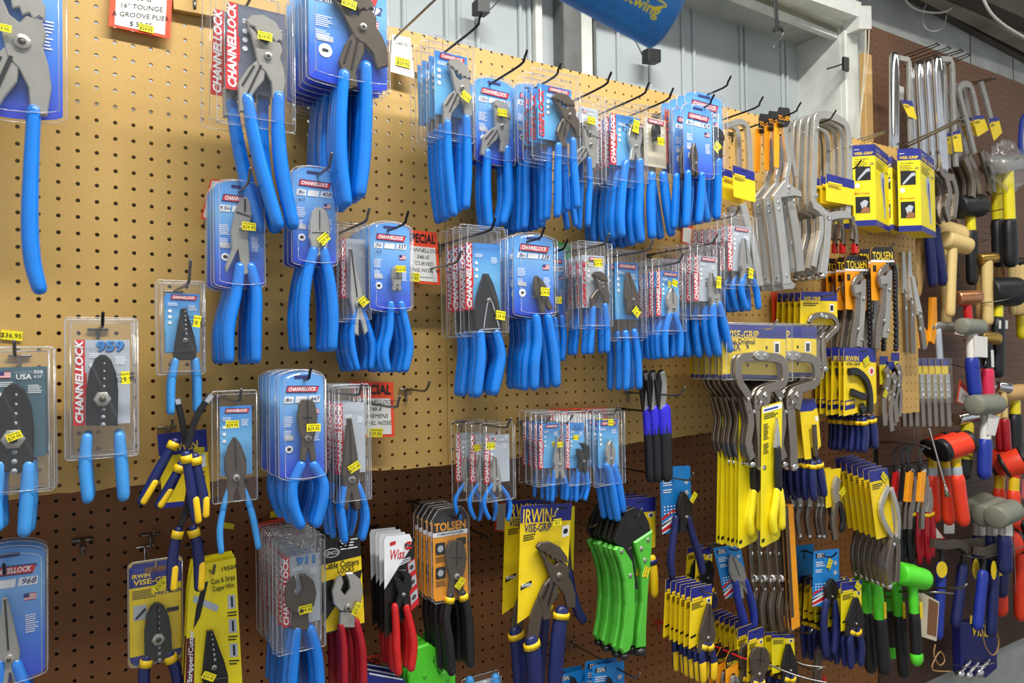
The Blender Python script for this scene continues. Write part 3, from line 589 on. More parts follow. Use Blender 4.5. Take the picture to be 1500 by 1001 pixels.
# metal siding at the back of the opening
SW=-.31; m_=MB(); z0,z1=VT-.2,WT+.1
def vrib(px,wd,py=120): u=at(px,py,SW)[0]; m_.poly([(u-wd/2,z0),(u+wd/2,z0),(u+wd/2,z1),(u-wd/2,z1)],-SW-.008,-SW+.001,'siding_paint',.003)
m_.poly([(-.55,z0),(WR+.1,z0),(WR+.1,z1),(-.55,z1)],-SW,-SW+.01,'siding_paint')
for px in (592,654,672,700,762,775,905,952,1000,1016,1085,1092,1145,1152,1180): vrib(px,.012)
struct(m_.build('window_siding'))
def post(name,xa,xb,w,m,py=100,dep=.05,label=None):
    a=at(xa,py,w)[0]; b=at(xb,py,w)[0]; q=MB(); q.poly([(a,z0),(b,z0),(b,z1),(a,z1)],-w,-w+dep,m,.002); return struct(q.build(name))
post('window_mullion',786,796,SW+.02,'frame_paint',dep=.02); post('window_post',826,851,SW+.05,'column_paint',50,.05); post('window_post',852,868,SW+.04,'frame_paint',50,.04); post('window_mullion',870,874,SW+.02,'column_paint',50,.02)
# right jamb and casing
a=at(1213,100,-.30)[0]
m_=MB(); JR=at(1212,110,-.34)[0]; m_.poly([(WR-.02,z0-.3),(WR,z0-.3),(WR,z1),(WR-.02,z1)],.15,.36,'frame_paint'); struct(m_.build('window_jamb'))
m_=MB(); c0=at(1232,130,-.15)[0]; c1=at(1270,130,-.15)[0]; m_.poly([(c0,-.35),(c0+.07,-.35),(c0+.07,WT+.03),(c0,WT+.03)],.13,.17,'frame_paint',.004); m_.poly([(c0+.07,-.35),(c1,-.35),(c1,WT+.12),(c0+.07,WT+.12)],.145,.17,'block_paint',.002); struct(m_.build('window_frame'))
m_=MB(); s0=at(1267,150,-.13)[0]; s1=at(1278,150,-.13)[0]; m_.poly([(s0,-.35),(s1,-.35),(s1,at(1275,80,-.13)[1]),(s0,at(1275,80,-.13)[1])],.128,.149,'wood',.002); tag(m_.build('wooden_batten'),'bare wooden batten strip beside the white window casing','batten')

m_=MB(); m_.poly([(-2.5,-1.93),(6.5,-1.93),(6.5,-1.9),(-2.5,-1.9)],-4.5,.6,'floor_paint'); struct(m_.build('floor'))
m_=MB(); m_.poly([(-2.5,1.75),(6.5,1.75),(6.5,1.8),(-2.5,1.8)],-4.5,.6,'ceiling_paint'); struct(m_.build('ceiling'))
# ---------------------------------------------------------------- blue-gripped tools on the tan board, left half
G='blue_grip'; BL='lightblue_grip'
# top left corner: huge rounded pack
pack('tongue_groove_pliers','huge grey tongue-and-groove pliers in rounded blue blister at the left frame edge',.13,(-78,-150,98,178),'round',('groove',(-18,-28),(33,68),'steel',[[(50,165),(46,250),(44,330),(48,385),(58,424)],[(-30,180),(-60,300),(-70,420)]],27,G,{'wide':1.0}),stick=(5,50,-3,27,13),num='480')
hook('dark wire hook carrying the huge pliers at the left frame edge',(10,-140),.13,wt=.18)
price_tag('orange-framed handwritten price tag at top left reading 460-G tongue and groove plier',[(163,-30),(253,-18),(249,57),(159,38)],.012,['CHANNELLOCK','460-G','16" TOUNGE','& GROOVE PLIER','$ 59.95'],st=(214,42,-3))
# grey-carded big groove joint pliers
pack('groove_joint_pliers','large groove-joint pliers with serrated jaws in a clear square pack, blue grips',.155,(316,-22,432,188),'strip',('groove',(358,34),(389,88),'steel',[[(360,148),(371,210),(386,270),(404,330)],[(405,145),(405,200),(411,260),(426,330)]],22,G,{'wide':1.12}),n=2,step=.034,inner='grey_card',stick=(383,61,-2,21,12),title='',dx=-.012)
hook('dark wire hook carrying the two large serrated pliers',(372,-12),.155,wt=.22)
pack('groove_joint_pliers','large dark groove-joint pliers in a rounded blue blister, long blue grips',.17,(447,-42,571,132),'round',('groove',(482,-2),(527,45),'dark_steel',[[(501,112),(496,170),(496,235),(504,297)],[(533,100),(533,160),(530,230),(524,284)]],20,G,{'wide':1.12}),n=7,step=.0215,num='GL12',size='12in',stick=(505,13,-10,21,12))
pack('groove_joint_pliers','red-striped clear pack half hidden behind the rounded dark pliers stack',.05,(432,-10,512,172),'strip',('groove',(470,40),(484,84),'dark_steel',[[(468,140),(464,200),(464,255),(466,290)],[(492,140),(492,200),(490,250),(488,285)]],14,G),n=2,step=.022,inner='grey_card',title='')
hook('dark wire hook carrying the rounded dark pliers stack at top',(509,-30),.17,wt=.25)
price_tag('plain white handwritten tag reading 140-G hanging near the top of the tan board',[(574,50),(601,56),(607,115),(572,105)],.02,['140-G','',''],st=(590,92,-3),frame=False,tsize=1.3)
hook('pale wire hook above the white 140-G tag',(578,56),.02,wt=.30,mat_='wire')
# second column row
pack('groove_joint_pliers','slim groove-joint pliers in square clear pack under the siding',.135,(624,58,693,206),'sq',('groove',(651,95),(671,133),'steel',[[(651,182),(652,230),(656,280),(660,314)],[(679,175),(680,220),(680,260),(678,303)]],13,G),n=4,step=.024,inner='sky_print',stick=(674,147,-30,14,10),title='logo',hole=(657,72))
hook('long dark wire hook rising past the small black box',(657,72),.135,wt=.245)
pack('groove_joint_pliers','single-column groove-joint pliers in rounded blue blister marked 430',.10,(694,113,754,243),'round',('groove',(717,152),(729,188),'steel',[[(710,225),(708,265),(709,300),(712,330)],[(738,220),(740,260),(740,295),(733,326)]],13,G),n=2,step=.03,num='430',size='10in',stick=(727,170,0,14,9),hole=(717,124))
hook('dark wire hook carrying the rounded 430 pack',(717,124),.10,tip=(789,60))
pack('grip_pliers','dark grip-lock pliers with red lettering on a clear square pack',.19,(778,106,845,238),'grip',('groove',(803,145),(827,172),'dark_steel',[[(813,215),(812,250),(812,285),(811,316)],[(834,208),(835,240),(838,275),(840,303)]],10,G),n=3,step=.024,inner='sky_print',hole=(808,115))
pack('groove_joint_pliers','blue blister pliers packed behind the red-lettered grip pliers',.11,(753,122,800,236),'round',('groove',(772,150),(785,180),'dark_steel',[[(768,225),(766,260),(766,300),(764,333)],[(785,220),(787,260),(789,300),(789,330)]],11,G),n=4,step=.022,num='420')
hook('dark wire hook with upturned tip above the red-lettered grip pliers',(808,115),.19,tip=(821,100))
pack('pipe_pliers','smooth-jaw pliers on a pale grey card with USA lettering',.14,(842,140,881,268),'sq',('groove',(846,182),(858,215),'steel',[[(833,262),(834,300),(838,330)],[(858,235),(859,270),(857,300),(856,330)]],8,G),n=2,step=.03,inner='silver_card',stick=(856,181,-5,11,8),title='usa')
hook('dark wire hook carrying the pale grey USA pack',(848,144),.14,tip=(913,85))
pack('slip_joint_pliers','pale steel slip-joint pliers with vertical red brand strip on a clear pack',.145,(886,150,944,274),'strip',('lineman',(925,184),(925,217),'bright_steel',[[(912,240),(907,280),(904,320),(906,344)],[(932,238),(932,280),(930,320),(934,352)]],11,G),n=6,step=.021,inner='sky_print',stick=(922,189,-10,9,14),title='LPR')
hook('dark wire hook above the slip-joint pliers stack',(908,154),.145,tip=(968,115))
pack('box_joint_pliers','black box-joint pliers on a greenish card in a clear pack',.15,(935,158,981,272),'sq',('roundcut',(955,184),(956,202),'black_steel',[[(949,258),(948,300),(950,346)],[(966,258),(971,300),(978,342)]],11,G),n=2,step=.035,inner='cream_card',stick=(957,211,0,10,8))
hook('dark wire hook above the black box-joint pliers',(946,160),.15,tip=(1003,117))
price_tag('tilted orange card with vertical SPECIAL lettering beside the box-joint pliers',[(974,158),(984,172),(986,248),(974,236)],.10,['','',''],frame=False,body='orange_card',tsize=1)
_t=MB(); _t.text('SPECIAL',0,0,.014,'cobalt',0,92,.03,wid=.12); 
_o=[o for o in COL.objects if o.name.startswith('price_tag')][-1]; _c=P3(980,205,.1); _q=_t.build('lettering',_o,(_c[0]-_o.location[0],-.002,_c[2]-_o.location[2]))
pack('slip_joint_pliers','black-jawed pliers in small rounded blue blister below a long hook',.165,(1003,134,1060,250),'round',('groove',(1036,190),(1044,215),'black_steel',[[(1024,240),(1022,280),(1029,322)],[(1046,238),(1045,280),(1044,318)]],10,G),n=4,step=.024,num='426',stick=(1039,219,-40,9,10),hole=(1037,140))
pack('slip_joint_pliers','small rounded blue pack hanging in front of its neighbours near the metal siding',.20,(1000,152,1045,262),'round',('diagonal',(1010,212),(1011,242),'dark_steel',[[(1002,255),(1001,290),(999,330)],[(1022,258),(1021,290),(1018,325)]],9,G,{'wide':.6}),n=2,step=.03,num='424',hole=(1032,157))
hook('short dark hook in front of the small rounded blue packs',(1032,157),.20,tip=(1047,142))
hook('long dark wire hook over the small rounded blue packs',(1037,138),.165,tip=(1086,116))
hook('very long dark wire hook in front of the siding, left of the yellow clamps',(1068,172),.13,tip=(1147,143))
# ---- second row
price_tag('orange tag edge sticking out behind the rounded crimping pliers',[(309,262),(330,266),(322,328),(294,320)],.01,['',''],frame=True)
pack('crimping_pliers','crimping pliers with steel head in rounded blue blister marked 909',.125,(312,263,389,424),'round',('crimp',(358,292),(352,346),'steel',[[(349,392),(344,430),(333,480),(333,526)],[(365,392),(373,430),(372,480),(372,526)]],19,G,{'wide':.9}),n=4,step=.023,num='909',size='9.5in',stick=(360,335,-3,20,12),hole=(350,281))
hook('grey wire hook holding the rounded crimping pliers',(350,281),.125,tip=(367,253),mat_='wire')
pack('round_nose_cutters','blunt bright cutters in rounded blue blister marked 458, sticker askew',.14,(426,243,494,392),'round',('roundcut',(464,306),(464,362),'bright_steel',[[(457,368),(446,410),(441,460),(443,508)],[(470,368),(479,410),(484,460),(483,508)]],18,G,{'wide':.85}),n=3,step=.026,num='458',title='XLT',stick=(468,353,42,17,12),hole=(465,257))
hook('grey wire hook holding the rounded 458 pack',(465,257),.14,tip=(487,215),mat_='wire')
pack('long_nose_pliers','bright long-nose pliers in clear pack with red brand strip, second row',.105,(493,327,541,472),'strip',('longnose',(510,366),(520,448),'bright_steel',[[(518,452),(512,490),(514,515),(520,540)],[(526,452),(538,485),(543,510),(541,538)]],10,G,{'wide':.62}),n=4,step=.022,inner='silver_card',stick=(526,443,40,12,12),title='',hole=(508,337))
hook('grey wire hook holding the bright long-nose pliers',(508,337),.105,tip=(545,297),mat_='wire')
pack('diagonal_cutters','small diagonal cutters in rounded blue blister marked 337',.125,(540,324,603,458),'round',('roundcut',(577,391),(577,418),'steel',[[(569,446),(567,485),(560,515),(564,541)],[(584,446),(592,480),(596,510),(590,541)]],12,G,{'wide':.9}),n=5,step=.022,num='337',size='7in',title='XLT',stick=(580,396,0,14,9),hole=(568,338))
hook('dark wire hook holding the small rounded 337 pack',(568,338),.125,tip=(602,295))
price_tag('orange SPECIAL price tag for curved long nose pliers, mid second row',[(592,336),(640,341),(645,418),(598,414)],.05,['"CHANNELLOCK"','546-G','"CURVED','LONG NOSE 90°','~~~~~~'],top='SPECIAL',st=(603,406,-3))
hook('long thin grey hook crossing the SPECIAL tag in the second row',(618,397),.012,tip=(690,286),mat_='wire')
pack('aviation_snips','dark offset snips in clear square pack with red brand strip, blue grips',.13,(673,331,741,493),'strip',('snip',(707,402),(710,458),'black_steel',[[(699,488),(700,520),(697,550),(694,576)],[(722,488),(729,520),(724,550),(719,573)]],15,G,{'wide':.85}),n=4,step=.026,inner='sky_print',stick=(724,463,-8,14,11),title='')
hook('dark wire hook above the dark offset snips',(690,346),.13,tip=(733,325))
pack('diagonal_cutters','angled diagonal cutters in rounded blue blister leaning in the second row centre',.155,(750,341,813,466),'round',('diagonal',(780,405),(790,437),'dark_steel',[[(781,466),(783,500),(779,530),(778,566)],[(798,466),(804,500),(808,530),(810,562)]],13,G,{'wide':1.1}),n=5,step=.022,num='338',stick=(789,429,-3,13,10),hole=(772,354))
hook('dark wire hook above the angled diagonal cutters',(772,354),.155,tip=(803,338))
pack('diagonal_cutters','flat rounded blue pack partly hidden behind the angled diagonal cutters',.075,(794,361,829,482),'round',('diagonal',(806,420),(806,450),'black_steel',[[(808,468),(810,500),(812,528)],[(818,466),(821,495),(819,525)]],9,G),n=1,num='436',stick=(809,441,0,9,8),hole=(801,371))
hook('dark wire hook above the partly hidden rounded pack',(801,371),.075,tip=(840,348))
price_tag('bright green card peeking out behind the grip pliers in the second row',[(816,354),(836,359),(836,404),(818,402)],.03,['',''],frame=False,body='green_card')
pack('grip_pliers','small dark grip-lock pliers with red lettering, second row',.135,(846,354,891,482),'grip',('groove',(863,402),(876,422),'dark_steel',[[(864,452),(862,480),(859,516)],[(881,448),(884,480),(884,514)]],8,G,{'wide':1.15}),n=4,step=.023,inner='silver_card',stick=(866,387,0,12,9))
hook('grey wire hook above the small red-lettered grip pliers',(858,364),.135,tip=(903,340),mat_='wire')
pack('long_nose_pliers','dark flat-nose pliers on a plain blue card in a clear pack',.115,(892,366,941,500),'sq',('longnose',(914,400),(920,440),'dark_steel',[[(911,488),(913,525),(912,568)],[(924,486),(929,520),(931,566)]],9,G,{'wide':1.3}),n=3,step=.028,inner='sky_print',stick=(922,458,45,9,10))
hook('long grey wire hook above the plain blue card',(910,374),.115,tip=(977,345),mat_='wire')
pack('diagonal_cutters','little diagonal cutters in red-striped clear pack right of the blue card',.15,(955,380,1000,490),'strip',('diagonal',(979,422),(980,452),'steel',[[(977,460),(970,490),(971,522)],[(983,460),(992,490),(992,520)]],8,G),n=6,step=.018,inner='sky_print',stick=(980,416,-20,8,7))
hook('grey wire hook above the little diagonal cutters',(975,388),.15,tip=(1010,373),mat_='wire')
pack('long_nose_pliers','tilted clear packs of slim pliers with red brand strip near the clamps',.165,(1010,358,1056,468),'strip',('longnose',(1036,400),(1042,438),'steel',[[(1040,448),(1040,480),(1047,518)],[(1048,446),(1056,478),(1064,512)]],9,G),n=6,step=.02,inner='silver_card',stick=(1043,415,-5,7,12),tilt=.035)
hook('grey wire hook above the tilted slim pliers packs',(1026,360),.165,tip=(1060,342),mat_='wire')
pack('long_nose_pliers','topmost slanted clear packs of short pliers just left of the long silver clamps',.15,(1060,314,1104,424),'strip',('longnose',(1084,350),(1088,394),'steel',[[(1085,404),(1081,425),(1088,452)],[(1092,404),(1102,422),(1106,450)]],7,G),n=6,step=.02,inner='silver_card',stick=(1090,402,-10,7,10),tilt=.03)
hook('grey wire hook above the slanted short pliers packs',(1068,318),.15,tip=(1087,308),mat_='wire')
price_tag('orange SPECIAL card half hidden behind the slanted short pliers packs',[(1000,322),(1016,326),(1012,360),(998,355)],.05,[''],top='SP')
# ---- third row
pack('wire_strippers','black wire strippers in a small clear square pack with blue card',.10,(229,411,301,549),'sq',('taper',(267,453),(269,499),'black_steel',[[(256,528),(250,560),(249,603)],[(285,528),(288,560),(288,600)]],13,BL,{'wide':.95}),n=2,step=.03,inner='sky_print',stick=(285,472,-8,11,18),hole=(267,420))
hook('grey wire hook holding the small black wire strippers',(267,420),.10,wt=.17,mat_='wire',up=.03)
pack('crimping_tool','dark crimping tool marked 959 in a wide clear pack with red brand strip',.115,(94,465,203,672),'strip',('stripper',(150,520),(149,584),'black_steel',[[(127,640),(124,680),(128,729)],[(174,638),(177,680),(180,726)]],20,BL,{'wide':1.0}),n=3,step=.028,inner='silver_card',stick=(182,553,3,13,20),title='959')
hook('stubby black hook end in the wide 959 pack',(149,479),.115,wt=.14)
pack('crimping_tool','dark crimping tool in clear pack reading made in USA at the left edge',.11,(-32,508,80,724),'sq',('stripper',(22,562),(20,642),'black_steel',[[(42,680),(40,730),(36,777)],[(0,680),(-6,730),(-4,770)]],24,BL,{'wide':1.05}),n=3,step=.026,inner='teal_card',stick=(22,637,20,23,13),title='usa',num='908')
hook('grey hook entering the pack at the left frame edge',(24,521),.11,wt=.16,mat_='wire')
sk=MB(); sk.poly([(0,0),(.026,-.003),(.025,-.017),(-.001,-.014)],-.0012,-.0004,'sticker'); sk.text('$36.95',.012,-.009,.007,'black_ink',-.0016,-6); o=sk.build('price_sticker',None,P3(2,483,.002)); tag(o,'yellow price sticker stuck on the tan board at the left edge','sticker')
pack('linemans_pliers','dark blunt pliers with thin splayed light blue handles on a beige-backed card',.125,(310,572,377,736),'sq',('diagonal',(341,640),(343,698),'dark_steel',[[(335,710),(326,740),(320,775),(322,806)],[(351,708),(362,735),(370,765),(376,799)]],10,BL,{'wide':1.05}),n=1,inner='sky_print',stick=(336,620,0,19,11),hole=(340,586))
hook('grey wire hook holding the beige-backed pliers card',(340,586),.125,tip=(353,571),mat_='wire')
pack('diagonal_cutters','chrome-nosed cutters in rounded blue blister marked 447, tall stack',.175,(407,541,477,704),'round',('lineman',(446,584),(447,640),'dark_steel',[[(438,680),(426,710),(427,740),(437,767)],[(456,680),(470,705),(469,735),(461,765)]],17,G,{'wide':.85}),n=6,step=.025,num='447',stick=(453,625,-2,20,11),hole=(446,556))
hook('short dark hook tip in the chrome-nosed cutters pack',(446,556),.175,wt=.20)
pack('linemans_pliers','dark narrow pliers in clear pack with red brand strip below the SPECIAL tag',.14,(487,563,541,735),'strip',('longnose',(508,612),(510,700),'dark_steel',[[(502,712),(497,740),(499,765),(502,790)],[(521,710),(530,735),(533,760),(528,786)]],11,G,{'wide':.75}),n=5,step=.024,inner='silver_card',stick=(512,682,28,17,11),title='')
hook('grey wire hook above the dark narrow pliers pack',(504,577),.14,tip=(532,553),mat_='wire')
price_tag('orange SPECIAL price tag reading linemens above the torn board edge',[(512,559),(576,560),(578,640),(528,641)],.03,['"CHANNELLOCK"','348-8','LINEMENS','BEVEL NOSE','~~~~'],top='SPECIAL',st=(549,634,-5))
hook('empty wire hook with T-shaped bracket right of the lower SPECIAL tag',(600,571),.02,tip=(634,566),mat_='wire')
hook('long grey wire hook crossing above the lower SPECIAL tag',(516,588),.02,tip=(600,538),mat_='wire')
for i,(a,b) in enumerate([((695,620),(763,603)),((788,620),(808,600)),((812,618),(845,600)),((880,606),(912,602))]): hook(['grey hook over the small splayed pliers packs, leftmost of four','grey hook over the middle small pliers packs, second of four','grey hook over the middle small pliers packs, third of four','grey hook over the small blue-carded cutter, rightmost of four'][i],a,.06,tip=b,mat_='wire')
for i,(L,dxx,st) in enumerate([(661,0,None),(682,0,(693,655)),(703,0,(712,652))]):
    pack('mini_pliers',['leftmost of three small clear packs with splayed thin-handled pliers','middle of three small clear packs with splayed thin-handled pliers','rightmost of three small clear packs with splayed thin-handled pliers'][i],.05+.025*i,(L,615+i*2,L+49,733+i*1),'strip',('longnose',(L+18,668),(L+20,702),'steel',[[(L+16,708),(L+4,728),(L+4,745),(L+10,758)],[(L+23,708),(L+36,724),(L+41,742),(L+38,760)]],6,G),n=1,step=.018,inner='silver_card',title='usa' if i==2 else '',num='E42',stick=None if st is None else st+(0,12,8))
pack('mini_pliers','small needle pliers on silver card, left of the middle small packs',.10,(784,603,824,712),'strip',('longnose',(813,640),(814,680),'steel',[[(808,690),(806,712),(805,732)],[(818,690),(826,710),(826,730)]],6,G),n=4,step=.02,inner='sky_print',stick=(812,650,0,8,6))
pack('mini_pliers','small black curved snips marked E338 on a clear strip pack',.105,(824,603,860,712),'strip',('fixed',(850,648),(849,675),'black_steel',[[(843,688),(841,710),(840,732)],[(854,688),(857,710),(853,730)]],6,G),n=3,step=.02,inner='sky_print',title='E338',stick=(835,640,-10,8,6))
pack('mini_pliers','small cutter on blue card with one long blue grip below',.09,(868,600,911,712),'sq',('diagonal',(889,645),(889,672),'steel',[[(884,682),(890,700),(900,758)],[(894,682),(900,700),(908,745)]],10,G),n=3,step=.02,inner='sky_print',stick=(886,618,-5,8,7))
price_tag('orange SPECIAL card lying across the back of the middle small packs',[(802,600),(890,597),(890,628),(802,630)],.03,[''],top='SPECIAL')
# ---------------------------------------------------------------- lower left, on the recessed brown board
LB=-.15
pack('long_nose_pliers','long-nose pliers in rounded blue blister marked 968 at bottom left corner',.02,(-52,800,70,1004),'round',('longnose',(8,872),(14,960),'steel',[[(2,968),(-4,1010),(-4,1060)],[(24,968),(36,1010),(38,1060)]],22,G,{'wide':.95}),n=3,step=.03,num='968')
hook('dark hook end in the rounded 968 pack at bottom left',(8,836),.02,wt=.05,base=LB)
hook('short double peg sticking out of the bare brown board at lower left',(122,800),-.10,wt=-.09,base=LB,r=.004,up=.001,mat_='wire')
def st_irwin(it,mb,B,W,H):
    x0,z0,x1,z1=B; out=rr(x0,z0,x1,z1,W*.1,4); mb.poly(inset(out,W*.03),0,.001,'yellow_card')
    mb.add([(x,-.0004,z) for x,z in ((x0+W*.03,z1-H*.25),(x1-W*.03,z1-H*.25),(x1-W*.03,z1-H*.06),(x1-W*.1,z1-H*.02),(x0+W*.1,z1-H*.02),(x0+W*.03,z1-H*.06))],[tuple(range(6))],'navy_card')
    mb.add([(x,-.0004,z) for x,z in ((x0+W*.03,z0+H*.1),(x1-W*.03,z0+H*.1),(x1-W*.05,z0+H*.04),(x1-W*.12,z0+H*.016),(x0+W*.12,z0+H*.016),(x0+W*.05,z0+H*.04))],[tuple(range(5,-1,-1))],'navy_card')
    cx=(x0+x1)/2; hs=rr(cx-W*.2,z1-H*.12,cx+W*.2,z1-H*.07,W*.05); mb.add([(a,-.0008,b) for a,b in hs],[tuple(range(len(hs)))],'red_brown_hardboard')
    mb.text('IRWIN',cx-W*.26,z1-H*.145,W*.085,'yellow_ink',-.001,0,.02); mb.text('VISE-GRIP',cx-W*.02,z1-H*.205,W*.11,'yellow_ink',-.001,0,.02,wid=W*.76)
    mb.lines(x0+W*.08,z1-H*.28,x0+W*.5,5,H*.018,'black_ink',-.0008); mb.text('ProTouch',cx+W*.22,z1-H*.33,W*.09,'navy_ink',-.001,0,.02,.2)
    mb.add([(x,-.0008,z) for x,z in ((x0+W*.1,z1-H*.42),(x0+W*.34,z1-H*.42),(x0+W*.34,z1-H*.56),(x0+W*.1,z1-H*.56))],[(0,1,2,3)],'silver_card'); mb.add([(x,-.001,z) for x,z in ((x0+W*.12,z1-H*.54),(x0+W*.3,z1-H*.45),(x0+W*.33,z1-H*.47),(x0+W*.16,z1-H*.55))],[(0,1,2,3)],'black_ink')
    mb.add([(x,-.0008,z) for x,z in ((x1-W*.3,z1-H*.49),(x1-W*.08,z1-H*.49),(x1-W*.08,z1-H*.53),(x1-W*.3,z1-H*.53))],[(0,1,2,3)],'black_ink')
    bl=MB(); bl.shell(out,[(0,.001),(0,-.001),(W*.06,-.0015),(W*.08,-.014),(W*.12,-.016)],'clear_plastic'); e=inset(out,.0006); bl.tube([(a,-.001,b) for a,b in e]+[(e[0][0],-.001,e[0][1])],.0008,'clear_edge',1,4,1,end=False); bl.build('blister_shell',it.root)
pack('wire_strippers','black wire strippers with blue and yellow grips on a yellow blister card',.0,(187,819,268,972),st_irwin,('stripper',(229,880),(230,932),'black_steel',[[(214,962),(210,985),(210,1040)],[(247,956),(258,985),(264,1040)]],19,'navy_grip',{'band':'yellow_grip','wide':1.05}),n=1,stick=(232,852,38,22,11),hole=(226,830))
hook('grey peg hook with wide T bracket above the yellow wire stripper card',(223,788),-.12,wt=-.10,base=LB,mat_='wire',r=.003)
hook('chrome hook carrying the yellow wire stripper card',(226,830),.0,wt=.02,base=LB,mat_='chrome')
def st_rex(it,mb,B,W,H):
    c=Card(it,[(275,832),(345,817),(357,1040),(268,1040)]); c.base('lemon_card',[(.1,0),(1,0),(1,1),(0,1),(.03,.2)]); c.patch([(.02,.5),(.17,1)],'maroon_ink',1); c.text('Romex Stripper/Cutter',.1,.72,.1,'white_ink',.55,True,.02)
    c.text('1950A',.85,.06,.1,'black_ink'); c.text('Cuts & Strips',.72,.13,.12,'black_ink',.5); c.text('Copper Wire',.72,.18,.12,'black_ink',.45)
    for k in range(3): c.patch([(.8,.24+.16*k),(.95,.33+.16*k)],'silver_card'); c.patch([(.86,.25+.16*k),(.9,.32+.16*k)],'black_ink',2); c.lines(.78,.35+.16*k,.97,2,.02,'black_ink')
    c.patch([(.14,.2),(.62,.3),(.58,.34),(.12,.25)],'silver_card'); c.patch([(.3,.13),(.42,.12),(.26,.36),(.14,.44),(.18,.3)],'black_ink',2)
    c.done('card_print')
pack('wire_strippers','black triangular wire strippers on a tall lemon yellow card',.03,(272,824,350,1020),st_rex,('taper',(306,922),(312,975),'black_steel',[[(300,1000),(292,1040)],[(326,1000),(334,1040)]],14,'black_grip',{'wide':.95}),n=5,step=.013,stick=(304,987,-32,20,11),hole=(308,836),dx=.001)
hook('hook screwed with a small wing nut in front of the lemon yellow card',(308,836),.03,wt=.06,base=LB,mat_='wire')
pack('cable_cutters','round-nosed cable cutters in clear pack with red strip, deep stack of packs',.06,(404,787,477,955),'strip',('cable',(439,839),(438,890),'dark_steel',[[(433,922),(429,960),(424,1030)],[(453,920),(463,960),(468,1030)]],17,G,{'wide':.9}),n=10,step=.0155,inner='silver_card',title='911',stick=(444,889,3,19,12))
hook('bright hook tip in the deep stack of clear cable cutter packs',(438,802),.06,wt=.075,base=LB,mat_='chrome')
price_tag('orange price card edge behind the deep stack of cable cutter packs',[(376,768),(438,752),(440,850),(388,880)],-.10,[''],top='CHANNEL')
_o=MB(); _o.poly([(0,0),(.018,.002),(.017,-.012),(-.001,-.012)],-.0012,-.0004,'sticker'); _b=_o.build('price_sticker',None,P3(396,750,-.148)); tag(_b,'small yellow sticker on the brown board above the cable cutter packs','sticker')
for q,lb in (((327,765),'tiny yellow sticker on the brown board between the splayed light blue handles'),):
    _o=MB(); _o.poly([(0,0),(.020,-.006),(.018,-.016),(-.003,-.011)],-.0012,-.0004,'sticker'); tag(_o.build('price_sticker',None,P3(q[0],q[1],-.148)),lb,'sticker')
def st_lenco(it,mb,B,W,H):
    c=Card(it,[(467,789),(527,781),(534,915),(477,930)]); c.base('black_card'); c.patch([(0,.28),(1,.25),(1,.4),(0,.46)],'yellow_card'); c.text('Cable Cutters',.5,.305,.16,'black_ink',.85); c.text('LOCKS',.6,.37,.12,'black_ink',.4)
    c.patch(ellp(.28,.17,.2,.05,12),'white_ink'); c.patch(ellp(.28,.17,.18,.04,12),'black_ink',2); c.text('LENCO',.28,.17,.09,'white_ink',.3,k=4)
    c.lines(.5,.05,.95,4,.03,'white_ink'); c.patch([(1,.42),(1,.98),(.62,.98)],'yellow_card'); c.patch([(.02,.98),(.02,.86),(.35,.7),(.5,.98)],'yellow_card')
    c.done('card_print')
pack('cable_cutters','chrome hook-jawed cable cutters with crimson grips on black and yellow card',.02,(468,783,534,924),st_lenco,('cable',(506,836),(505,886),'bright_steel',[[(496,914),(500,950),(501,1020)],[(518,908),(527,950),(529,1020)]],13,'crimson_grip',{'wide':.9}),n=3,step=.035,stick=(516,887,60,18,9),hole=(498,797))
hook('dark hook in the black and yellow cable cutter card',(498,797),.02,wt=.06,base=LB)
def st_wiss(it,mb,B,W,H):
    c=Card(it,[(562,786),(604,782),(614,886),(564,936)]); c.base('black_card',[(.06,0),(.9,0),(1,.16),(1,.98),(0,1),(0,.04)]); c.patch([(.06,0),(.9,0),(1,.14),(.0,.52),(0,.04)],'white_ink'); c.text('Wiss',.42,.22,.34,'red_ink',.5,shear=.2)
    c.patch(ellp(.84,.15,.16,.055,14),'red_ink',2); c.text('3-1',.84,.15,.13,'white_ink',.2); c.patch([(.74,.38),(1,.34),(1,.98),(.76,.98)],'red_ink',1)
    for k in range(3): c.patch([(.77,.38+.2*k),(.98,.36+.2*k),(.98,.49+.2*k),(.77,.51+.2*k)],'silver_card',2); c.patch(ellp(.87,.44+.2*k,.07,.03,8),'dark_steel',3)
    c.lines(.5,.3,.95,3,.022,'white_ink'); c.patch([(.2,.07),(.4,.06),(.4,.1),(.2,.11)],'red_ink',2)
    c.done('card_print')
pack('tin_snips','red-handled tin snips on a white and black card with red lettering',.02,(562,783,612,900),st_wiss,('fixed',(588,832),(586,868),'black_steel',[[(575,886),(577,925),(577,945),(580,982)],[(591,886),(599,920),(602,945),(599,976)]],12,'red_grip',{'wide':1.}),n=4,step=.024,hole=(594,797))
_=[o for o in COL.objects if o.name.startswith('tin_snips')]
hook('yellow-stickered hook tip in the white and red snips card',(594,797),.02,wt=.05,base=LB)
